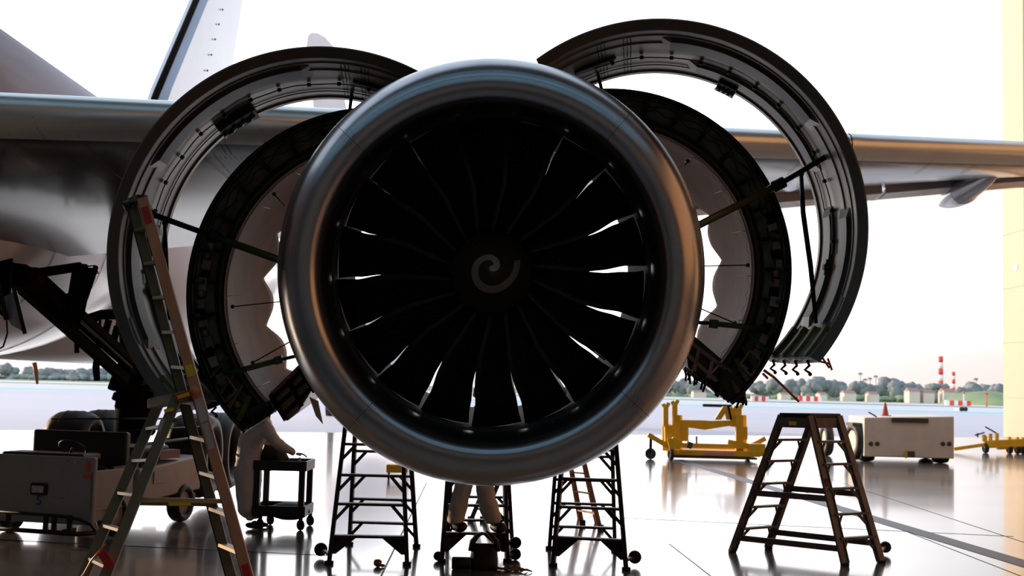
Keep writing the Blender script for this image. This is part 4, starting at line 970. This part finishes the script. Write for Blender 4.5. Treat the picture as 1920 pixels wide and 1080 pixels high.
head(P1, q_(513, 757), (.75, 0, -.65), (.65, 0, .75), 1.05)
hand(P1, q_(554, 851, -.12), (.9, .1, .0), (0, 0, -1), 1.1, .9); hand(P1, q_(523, 852, .12), (.8, 0, -.2), (0, 0, -1), 1.1, .5)
for dx, py, dy in ((0, 985, -.12), (10, 982, .12)):
    b = q_(468 + dx, py, dy); b.z = .0
    skin_body('shoe', [(b + V((-.03, 0, .09)), .05), (b + V((-.02, 0, .05)), (.05, .05)), (b + V((.10, -.02, .045)), (.05, .04)), (b + V((.20, -.04, .035)), (.04, .03))], [(0, 1), (1, 2), (2, 3)], M_shoe, P1, 0, 2)
    skin_body('trouser_cuff', [(b + V((0, 0, .10)), .078), (b + V((0, 0, .25)), .08)], [(0, 1)], M_cloth, P1)
# person 2 standing on the centre stepladder
D = G(828, 1054).y + .16; fz = .342
c2 = P(893, 995, D)
P2 = thing('person', 'person in white coveralls standing on the centre stepladder, only lower legs showing under the inlet', 'person', (c2.x, D, fz)); o = P2.location
def q2(px, z, dy=0): v = P(px, 900, D + dy); v.z = fz + z; return v - o
pts = [(q2(897, .90), (.18, .15)), (q2(897, 1.08), (.17, .14)), (q2(896, 1.28), (.20, .14)), (q2(896, 1.42), (.18, .12)), (q2(896, 1.50), .06), (q2(896, 1.56), .055),
       (q2(880, .78), .125), (q2(866, .47, -.02), .12), (q2(857, .17), .12), (q2(858, .09), .125),
       (q2(908, .78), .125), (q2(910, .47, -.04), .12), (q2(924, .20), .12), (q2(928, .10), .12),
       (q2(866, 1.40), .085), (q2(850, 1.16, -.1), .065), (q2(860, .98, -.3), .045), (q2(926, 1.40), .085), (q2(942, 1.5, -.1), .065), (q2(935, 1.62, .2), .045)]
ed = [(0, 1), (1, 2), (2, 3), (3, 4), (4, 5), (0, 6), (6, 7), (7, 8), (8, 9), (0, 10), (10, 11), (11, 12), (12, 13), (3, 14), (14, 15), (15, 16), (3, 17), (17, 18), (18, 19)]
cv2 = skin_body('coverall', pts, ed, M_cloth, P2); dm = cv2.modifiers.new('folds', 'DISPLACE'); dm.texture = tx; dm.strength = .05; dm.mid_level = .5
head(P2, q2(896, 1.66), (0, 1, .3), (0, -.3, 1)); hand(P2, q2(861, .96, -.32), (.1, -.6, -.6), (0, -1, 0)); hand(P2, q2(935, 1.66, .22), (0, .3, 1), (0, 1, 0))
for px, px2 in ((857, 868), (932, 940)):
    b = q2(px, 0); e = q2(px2, 0)
    skin_body('shoe', [(b + V((0, .06, .11)), .085), (b + V((0, .05, .07)), (.095, .07)), (b.lerp(e, .6) + V((.02, -.04, .065)), (.09, .065)), (e + V((.04, -.10, .05)), (.07, .05))], [(0, 1), (1, 2), (2, 3)], M_shoe, P2, 0, 2)

# ================================================================== things on the floor
g = G(907, 1066); D = g.y
BG = thing('tool_bag', 'dark leather tool bag with raised looped handles on the floor beneath the centre stepladder', 'bag', (g.x, D, 0)); s = D / F
mb = MB(); w = 50 * s / 2; vs = []
for i, (z, k, dk) in enumerate(((0, .98, .9), (.03, 1.04, 1), (.12, 1.03, 1), (.2, .98, .8), (.26, .9, .5), (.30, .86, .3))):
    for j in range(24):
        a = 2 * pi * j / 24; ca, sa = cos(a), sin(a); vs.append((w * k * (abs(ca) ** .6) * (1 if ca > 0 else -1), .14 * dk * (abs(sa) ** .7) * (1 if sa > 0 else -1), z * .95))
mb.add(vs, [(i * 24 + j, i * 24 + (j + 1) % 24, (i + 1) * 24 + (j + 1) % 24, (i + 1) * 24 + j) for i in range(5) for j in range(24)] + [tuple(range(24))[::-1], tuple(range(120, 144))], True)
mb.build('bag_body', M_leather, BG)
for x0_, sx_ in ((-1, 1), (1, -1)):
    pts = [(x0_ * w * .92, -.02, .20), (x0_ * w * .86, -.02, .31), (x0_ * w * .55, -.02, .37), (x0_ * w * .10, -.02, .41 if x0_ < 0 else .43)]
    MB().tube(pts, [.045, .04, .028, .014], 10).build('handle', M_leather, BG)
tag(MB().lathe([(-.11, 0), (-.11, .06), (-.10, .072), (.10, .072), (.11, .06), (.11, 0)], 18, (G(865, 1068).x, G(865, 1068).y, .072), 'X').build('cloth_roll', M_black), 'dark rolled bundle lying left of the tool bag on the floor', 'bundle')
rg = MB(); c = G(945, 1070)
for k in range(9):
    a = k * .7; rg.tube([c + V((-.22 + .05 * k, .1 * sin(a), .015)), c + V((-.14 + .05 * k, .12 * cos(a * 1.7), .035)), c + V((-.08 + .05 * k, .1 * sin(a * 2), .012))], [.012, .014, .008], 6)
tag(rg.build('rag', mat('rag_brown', (.30, .13, .05), .9)), 'crumpled brown rag on the floor at the right of the tool bag', 'rag')
c = G(708, 1063); tag(MB().ball(c + V((0, 0, .045)), (.05, .045, .045), 12, .3, 9).ball(c + V((.06, -.02, .02)), (.03, .03, .02), 8).build('brass_fitting', M_gold), 'small brown fitting lying on the floor near the left rolling stepladder', 'fitting')
# yellow crate cart seen under the inlet
g = G(745, 899, 0); D = g.y; YC = thing('small_dolly', 'small yellow box dolly seen behind the left rolling stepladder', 'dolly', (g.x, D, 0)); s = D / F
MB().box((0, 0, (P(745, 875, D).z + .1) / 2 + .06), (40 * s, .5, P(745, 875, D).z - .1)).build('dolly_box', M_yell, YC, bevel=.03)
for x in (-15 * s, 15 * s): MB().lathe([(-.02, 0), (-.02, .08), (.02, .08), (.02, 0)], 16, (x, -.15, .08), 'X').build('caster', M_tyre, YC); MB().box((x, -.15, .14), (.05, .05, .08)).build('caster_fork', M_gear, YC)

# ================================================================== yellow engine stand
g = G(1330, 862); D = g.y; ST = thing('engine_stand', 'yellow wheeled engine transport stand on the hangar floor right of the inlet', 'engine stand', (g.x, D, 0)); o = ST.location
def e_(px, py, dy=0): return P(px, py, D + dy) - o
def B(name, a, b, w, h, m=M_yell, par=None): return MB().bar(e_(*a), e_(*b), w, h).build(name, m, par or ST)
MB().box((e_(1330, 852).x, .2, .22), (2.5, 1.2, .18)).build('base_frame', M_yell, ST, bevel=.02); MB().box((e_(1335, 860).x, .1, .09), (2.6, 1.3, .06)).build('lower_skid', M_gpud, ST)
B('frame_tube', (1272, 834, -.3), (1420, 838, -.3), .14, .12); B('frame_tube', (1272, 848, -.45), (1425, 852, -.45), .15, .16); B('frame_tube', (1272, 838, .8), (1420, 840, .8), .14, .14)
MB().poly([e_(1262, 787), e_(1318, 788), e_(1335, 789), e_(1378, 788), e_(1378, 797), e_(1322, 806), e_(1262, 798)], .2, (0, 1, 0)).build('cross_beam', M_yell, ST, bevel=.01)
for x, dy in ((1268, -.1), (1272, .7), (1386, -.1), (1392, .7)):
    B('upright', (x, 850, dy), (x, 778, dy), .20, .22)
MB().bar(e_(1246, 812), e_(1290, 812), .25, .5).build('post_plate', M_yell, ST); MB().bar(e_(1382, 812), e_(1400, 812), .3, .4).build('post_plate', M_yell, ST)
for x in (1254, 1247, 1395): B('jack_post', (x, 845, .3), (x - 1, 795, .3), .14, .16)
for x0_, top in ((1248, 755), (1265, 750), (1385, 758), (1374, 762)):
    t_ = MB(); t_.bar(e_(x0_, 800), e_(x0_, top + 8), .16, .16); t_.bar(e_(x0_, top + 12), e_(x0_ + 6, top), .10, .12); t_.bar(e_(x0_, top + 12), e_(x0_ - 5, top + 2), .08, .12); t_.build('engine_cradle', M_yell, ST, bevel=.01)
MB().poly([e_(1340, 787), e_(1356, 762), e_(1364, 762), e_(1372, 787), e_(1362, 787), e_(1360, 775), e_(1352, 787)], .15, (0, 1, 0)).build('cradle_arm', M_yell, ST); B('brace_rod', (1365, 760, -.2), (1371, 787, -.2), .06, .06, M_gear)
B('outrigger', (1255, 838, -.6), (1215, 815, -.6), .16, .15); B('outrigger', (1258, 826, -.9), (1276, 836, -.9), .26, .24); B('outrigger', (1255, 822, -1.0), (1262, 850, -1.0), .14, .14)
B('outrigger', (1408, 836, .3), (1435, 822, .3), .14, .14); B('outrigger', (1418, 832, -.3), (1418, 855, -.3), .4, .5)
B('outrigger', (1365, 828, -.3), (1414, 838, -.3), .12, .14)
for x, y, dy, r in ((1220, 838, -.6, .17), (1258, 848, -1.0, .18), (1402, 822, .8, .15), (1440, 848, .3, .17)):
    c = e_(x, y, dy); c.z = r; w_ = wheel('wheel', ST, c, r, .12, 'X', M_gpud, rot=Matrix.Rotation(R(60 if x < 1240 else 10), 3, 'Z')); MB().bar(c, c + V((0, 0, .55 if x < 1240 else r * 2)), .08, .08).build('caster_fork', M_gear, w_)
B('strap', (1320, 851, -.6), (1375, 851, -.6), .06, .07, M_pink); B('winch', (1288, 833, -.5), (1297, 836, -.5), .2, .2, M_gpud); B('lever', (1306, 833, -.3), (1306, 818, -.3), .05, .05, M_gpud)
tag(MB().box(V((P(1345, 760, G(1345, 763).y).x, G(1345, 763).y, .13)) , (4.0, 1, .5)).build('rubber_block', M_gear, bevel=.05), 'low dark block lying far out on the apron behind the yellow stand', 'block')
# ================================================================== ground power cart
g = G(1700, 868); D = g.y; gl, gr = P(1620, 868, D).x, P(1789, 868, D).x; o = V(((gl + gr) / 2, D, 0))
GP = thing('power_cart', 'cream ground power cart with big wheels and a dark grille, beyond the right stepladder', 'ground power cart', o)
zt1, zt2 = P(1620, 783, D).z, P(1789, 781, D).z; zbt = P(1700, 858, D).z; hw = (gr - gl) / 2
bk = P(1588, 850, D + 4.2).x - o.x + 0; bkr = bk + 2 * hw
MB().add([(-hw, 0, zbt), (hw, 0, zbt), (bkr, 4.0, zbt), (bk, 4.0, zbt), (-hw, 0, zt1), (hw, 0, zt2), (bkr, 4.0, zt2), (bk, 4.0, zt1)], [(0, 1, 2, 3), (7, 6, 5, 4), (0, 4, 5, 1), (1, 5, 6, 2), (2, 6, 7, 3), (3, 7, 4, 0)]).build('body', M_gpu, GP, bevel=.03)
def gq(px, py, dy=0): return P(px, py, D + dy) - o
a, b = gq(1672, 783), gq(1740, 791); MB().box(((a.x + b.x) / 2, -.02, (a.z + b.z) / 2 - .02), (b.x - a.x, .06, abs(a.z - b.z) + .04)).build('grille', M_gpud, GP)
for x in (1633, 1645, 1768, 1780): MB().lathe([(-.03, 0), (-.03, .065), (.0, .075), (.02, .075)], 20, gq(x, 832), 'Y').build('tail_lamp', M_gpud, GP)
MB().box(gq(1706, 852, -.05), (.28, .12, .2)).build('hitch', M_gpud, GP); MB().box(gq(1699, 852, -.08), (.06, .08, .24)).build('hitch_guard', M_yell, GP)
for x, dy in ((1624, .45), (1763, .45)): c = gq(x, 850, dy); c.z = .27; wheel('wheel', GP, c, .27, .45, 'X', M_gpud)
c = gq(1736, 850, 3.2); c.z = .27; wheel('wheel', GP, c, .27, .4, 'X', M_gpud)
c = V((-hw - .10, .75, .62)); w_ = wheel('large_wheel', GP, c, .60, .28, 'X', M_gpu, rot=Matrix.Rotation(R(8), 3, 'Z'))
MB().box(c + V((0, .1, .55)), (.3, .8, .1)).build('mudguard', M_gpud, GP)
c = V((-hw - .35, 3.4, .55)); wheel('large_wheel', GP, c, .55, .28, 'X', M_gpu)
MB().box(gq(1636, 777, .4), (.3, .05, .04), Matrix.Rotation(.5, 3, 'Y')).build('lever', M_black, GP)
CN = thing('traffic_cone', 'orange traffic cone standing on the power cart roof', 'traffic cone', tuple(V((P(1660, 778, D + .5).x, D + .5, (zt1 + zt2) / 2 + .01))))
MB().lathe([(0, 0), (0, .13), (.02, .13), (.02, .105), (.42, .03), (.42, 0)], 20, (0, 0, 0), 'Z').build('cone_body', M_cone, CN); MB().box((0, 0, .012), (.3, .3, .024)).build('cone_base', M_cone, CN)
# ================================================================== tow bar at right
g = G(1870, 850); D = g.y; TB = thing('tow_bar', 'long yellow aircraft tow bar on wheels beside the cream wall', 'tow bar', (g.x, D, 0)); o = TB.location
def t_b(px, py, dy=0): return P(px, py, D + dy) - o
for a, b, w in (((1788, 842), (1850, 833), .16), ((1850, 833), (1990, 826), .36), ((1870, 838), (1990, 832), .25)): MB().bar(t_b(*a), t_b(*b), w, w * .8).build('beam', M_yell, TB)
for x, y in ((1845, 815), (1857, 813), (1869, 812)): MB().bar(t_b(x, 828), t_b(x, y), .12, .12).build('actuator', M_yell, TB)
for a, b in (((1847, 800), (1868, 812)), ((1828, 816), (1846, 811)), ((1833, 812), (1833, 820))): MB().bar(t_b(*a), t_b(*b), .05, .05).build('handle', M_gpud, TB)
for x in (1848, 1893, 1908, 1918):
    c = t_b(x, 844); c.z = .2; wheel('wheel', TB, c, .2, .16, 'X', M_gpud); 
    MB().bar(c, c + V((0, 0, .45)), .1, .1).build('wheel_leg', M_yell, TB)
# ================================================================== far background
def far_tree(px, py_top, wpx, D, label, kind=0, grp='trees across the airfield'):
    b = P(px, 740, D); b.z = 0; top = P(px, py_top, D).z; w = wpx * D / F; rnd = random.Random(px)
    T = thing('palm_tree' if kind == 2 else 'tree', label, 'palm tree' if kind == 2 else 'tree', b, grp)
    if kind == 2:
        MB().tube([(0, 0, 0), (.2, 0, top * .5), (0, 0, top - w * .3)], w * .06, 6).build('trunk', M_trunk, T); mb = MB()
        for k in range(14):
            a = 2 * pi * k / 14; dr = (.2 + .5 * (k % 3) / 2); q = [V((0, 0, top - w * .3)), V((cos(a) * w * .28, sin(a) * w * .28, top - w * .12 * dr)), V((cos(a) * w * .5, sin(a) * w * .5, top - w * (.25 + .5 * dr)))]
            mb.tube(q, [w * .05, w * .07, w * .01], 5)
        mb.build('crown', M_leaf, T); return
    MB().tube([(0, 0, 0), (0, 0, top * .6)], w * .05, 6).build('trunk', M_trunk, T); mb = MB(); n = 9
    for k in range(n):
        a = rnd.uniform(0, 2 * pi); rr = w * .5 * sqrt(rnd.random()) * .65; h = top * (.35 + .4 * rnd.random()) if kind == 0 else top * .78
        r = w * rnd.uniform(.20, .30)
        mb.ball((cos(a) * rr, sin(a) * rr, min(h, top - r * .8)), (r, r, min(r, top * .35) if kind == 0 else top * .16), 12, .6, k + px)
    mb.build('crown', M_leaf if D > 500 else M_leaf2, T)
for i, (px, pt_, w) in enumerate([(4, 682, 20), (22, 690, 16), (52, 688, 22), (78, 692, 22), (100, 690, 24), (122, 692, 22), (150, 691, 24), (178, 690, 24), (205, 694, 22), (380, 697, 24), (500, 700, 30), (540, 702, 26), (1205, 712, 24), (1240, 714, 24), (1275, 712, 26), (1308, 716, 26), (1340, 720, 26), (1425, 716, 24), (1452, 710, 22), (1476, 712, 26), (1500, 706, 20), (1525, 712, 26), (1545, 702, 30), (1572, 716, 26), (1604, 714, 24), (1632, 722, 26), (1668, 708, 30), (1690, 712, 28), (1712, 716, 24), (1735, 728, 30), (1800, 726, 28), (1826, 716, 26), (1850, 722, 28), (1870, 720, 26)]):
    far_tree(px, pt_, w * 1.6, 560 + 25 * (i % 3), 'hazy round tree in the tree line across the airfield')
far_tree(1757, 717, 40, 540, 'flat-topped umbrella pine at the foot of the tall striped chimney', 1, None)
for px, t in ((1613, 699), (1622, 710), (1631, 708), (1642, 704), (1830, 709)): far_tree(px, t, 9, 640, 'slim palm tree rising above the hazy tree line', 2, 'palms above the tree line')
for i in range(23):
    px = 1195 + 31 * i; t = 733 + (px - 1200) * .012 + 3 * sin(i * 2.7)
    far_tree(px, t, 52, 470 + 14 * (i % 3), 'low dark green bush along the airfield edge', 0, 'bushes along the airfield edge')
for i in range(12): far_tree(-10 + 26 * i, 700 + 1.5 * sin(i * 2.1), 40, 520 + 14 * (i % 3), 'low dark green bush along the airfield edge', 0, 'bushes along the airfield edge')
for i, (px, pt_, w, rc) in enumerate([(1235, 730, 20, 0), (1310, 732, 24, 1), (1540, 735, 14, 1), (1590, 732, 22, 1), (1635, 734, 18, 0), (1710, 727, 20, 1), (1737, 730, 20, 0), (1470, 736, 18, 1), (1775, 728, 22, 0)]):
    D = 455; b = P(px, 740, D); b.z = 0; w_ = w * D / F; h = P(px, pt_, D).z; H = thing('house', 'small pale house half hidden in the hazy tree line', 'house', b, 'houses in the tree line')
    MB().box((0, 0, h * .38), (w_, 6, h * .76)).build('walls', M_house, H); MB().add([(-w_ / 2, -3.2, h * .76), (w_ / 2, -3.2, h * .76), (w_ / 2, 3.2, h * .76), (-w_ / 2, 3.2, h * .76), (-w_ / 2, 0, h), (w_ / 2, 0, h)], [(0, 1, 5, 4), (2, 3, 4, 5), (0, 4, 3), (1, 2, 5)]).build('roof', M_roofm, H)
for px, top, wpx, D, lb in ((1764, 668, 8.5, 1400, 'taller red and white striped chimney on the horizon'), (1788, 697, 6, 1400, 'shorter red and white striped chimney on the horizon')):
    b = P(px, 740, D); b.z = 0; h = P(px, top, D).z; r = wpx * D / F / 2; C = thing('chimney', lb, 'chimney', b); n = 7
    for k in range(n): MB().lathe([(h * k / n, 0), (h * k / n, r * (1.15 - .2 * k / n)), (h * (k + 1) / n, r * (1.15 - .2 * (k + 1) / n)), (h * (k + 1) / n, 0)], 16, (0, 0, 0), 'Z').build('stripe', M_rw_r if k % 2 == 0 else M_rw_w, C)
for j, (x0_, x1_, yb, n, lb) in enumerate(((1408, 1441, 752, 5, 'row of red and white barriers at the left, above the latch beam side'), (1497, 1540, 752, 6, 'row of red and white barriers behind the right stepladder'), (1772, 1820, 760, 6, 'row of red and white barriers near the cream wall'))):
    D = G((x0_ + x1_) / 2, yb + .5).y; BR = thing('barrier', lb.replace(' at the left, above the latch beam side', ' directly right of the hanging reverser half'), 'barrier', P((x0_ + x1_) / 2, yb, D) * 1.0); o = BR.location; BR.location.z = 0; o = BR.location.copy(); hh = P(x0_, yb - 9.5, D).z
    for k in range(n):
        xa_, xb_ = P(x0_ + (x1_ - x0_) * k / n, yb, D).x, P(x0_ + (x1_ - x0_) * (k + .94) / n, yb, D).x
        MB().box(((xa_ + xb_) / 2 - o.x, 0, hh / 2), (xb_ - xa_, 1.0, hh)).build('barrier_block', (M_rw_w, M_rw_r)[(k + j) % 2], BR)
for px, top, col, lb in ((1769, 729, M_rw_w, 'slim white pole with a red ball at the airfield edge'), (1807, 736, M_rw_w, 'slim pole with a small orange wind sign'), (1850, 738, M_rw_r, 'short red marker post near the cream wall')):
    D = 330; b = P(px, 755, D); b.z = 0; h = P(px, top, D).z; T = thing('marker_pole', lb, 'pole', b); MB().tube([(0, 0, 0), (0, 0, h)], .14, 8).build('pole', col, T)
    if col is M_rw_r: MB().box((0, 0, h), (1.0, .3, .3)).build('crossbar', col, T)
    else: MB().ball((0, 0, h), .35, 10).build('top_marker', M_rw_r if px < 1800 else M_orange, T)
D = G(1802, 771).y; VH = thing('service_vehicle', 'tiny white service vehicle far out on the taxiway', 'vehicle', (P(1802, 771, D).x, D, 0)); hv = P(1802, 764, D).z
MB().box((-.3, 0, hv * .45), (12 * D / F, 2, hv * .6)).build('body', M_rw_w, VH, bevel=.1); MB().box((5 * D / F, 0, hv * .6), (4 * D / F, 1.8, hv * .5)).build('cab', M_gpud, VH)
for x in (-3, 4): MB().lathe([(-.15, 0), (-.15, .35), (.15, .35), (.15, 0)], 14, (x * D / F, -1, .35), 'Y').build('wheel', M_tyre, VH)
# low grassy rise at the right
hl = MB(); c = P(1868, 752, 420); hl.ball((c.x, 430, -1.0), (13, 26, 5.6), 32, .15, 2); struct(hl.build('trim_2', M_grass))
for name, o_ in list(bpy.data.objects.items()): pass
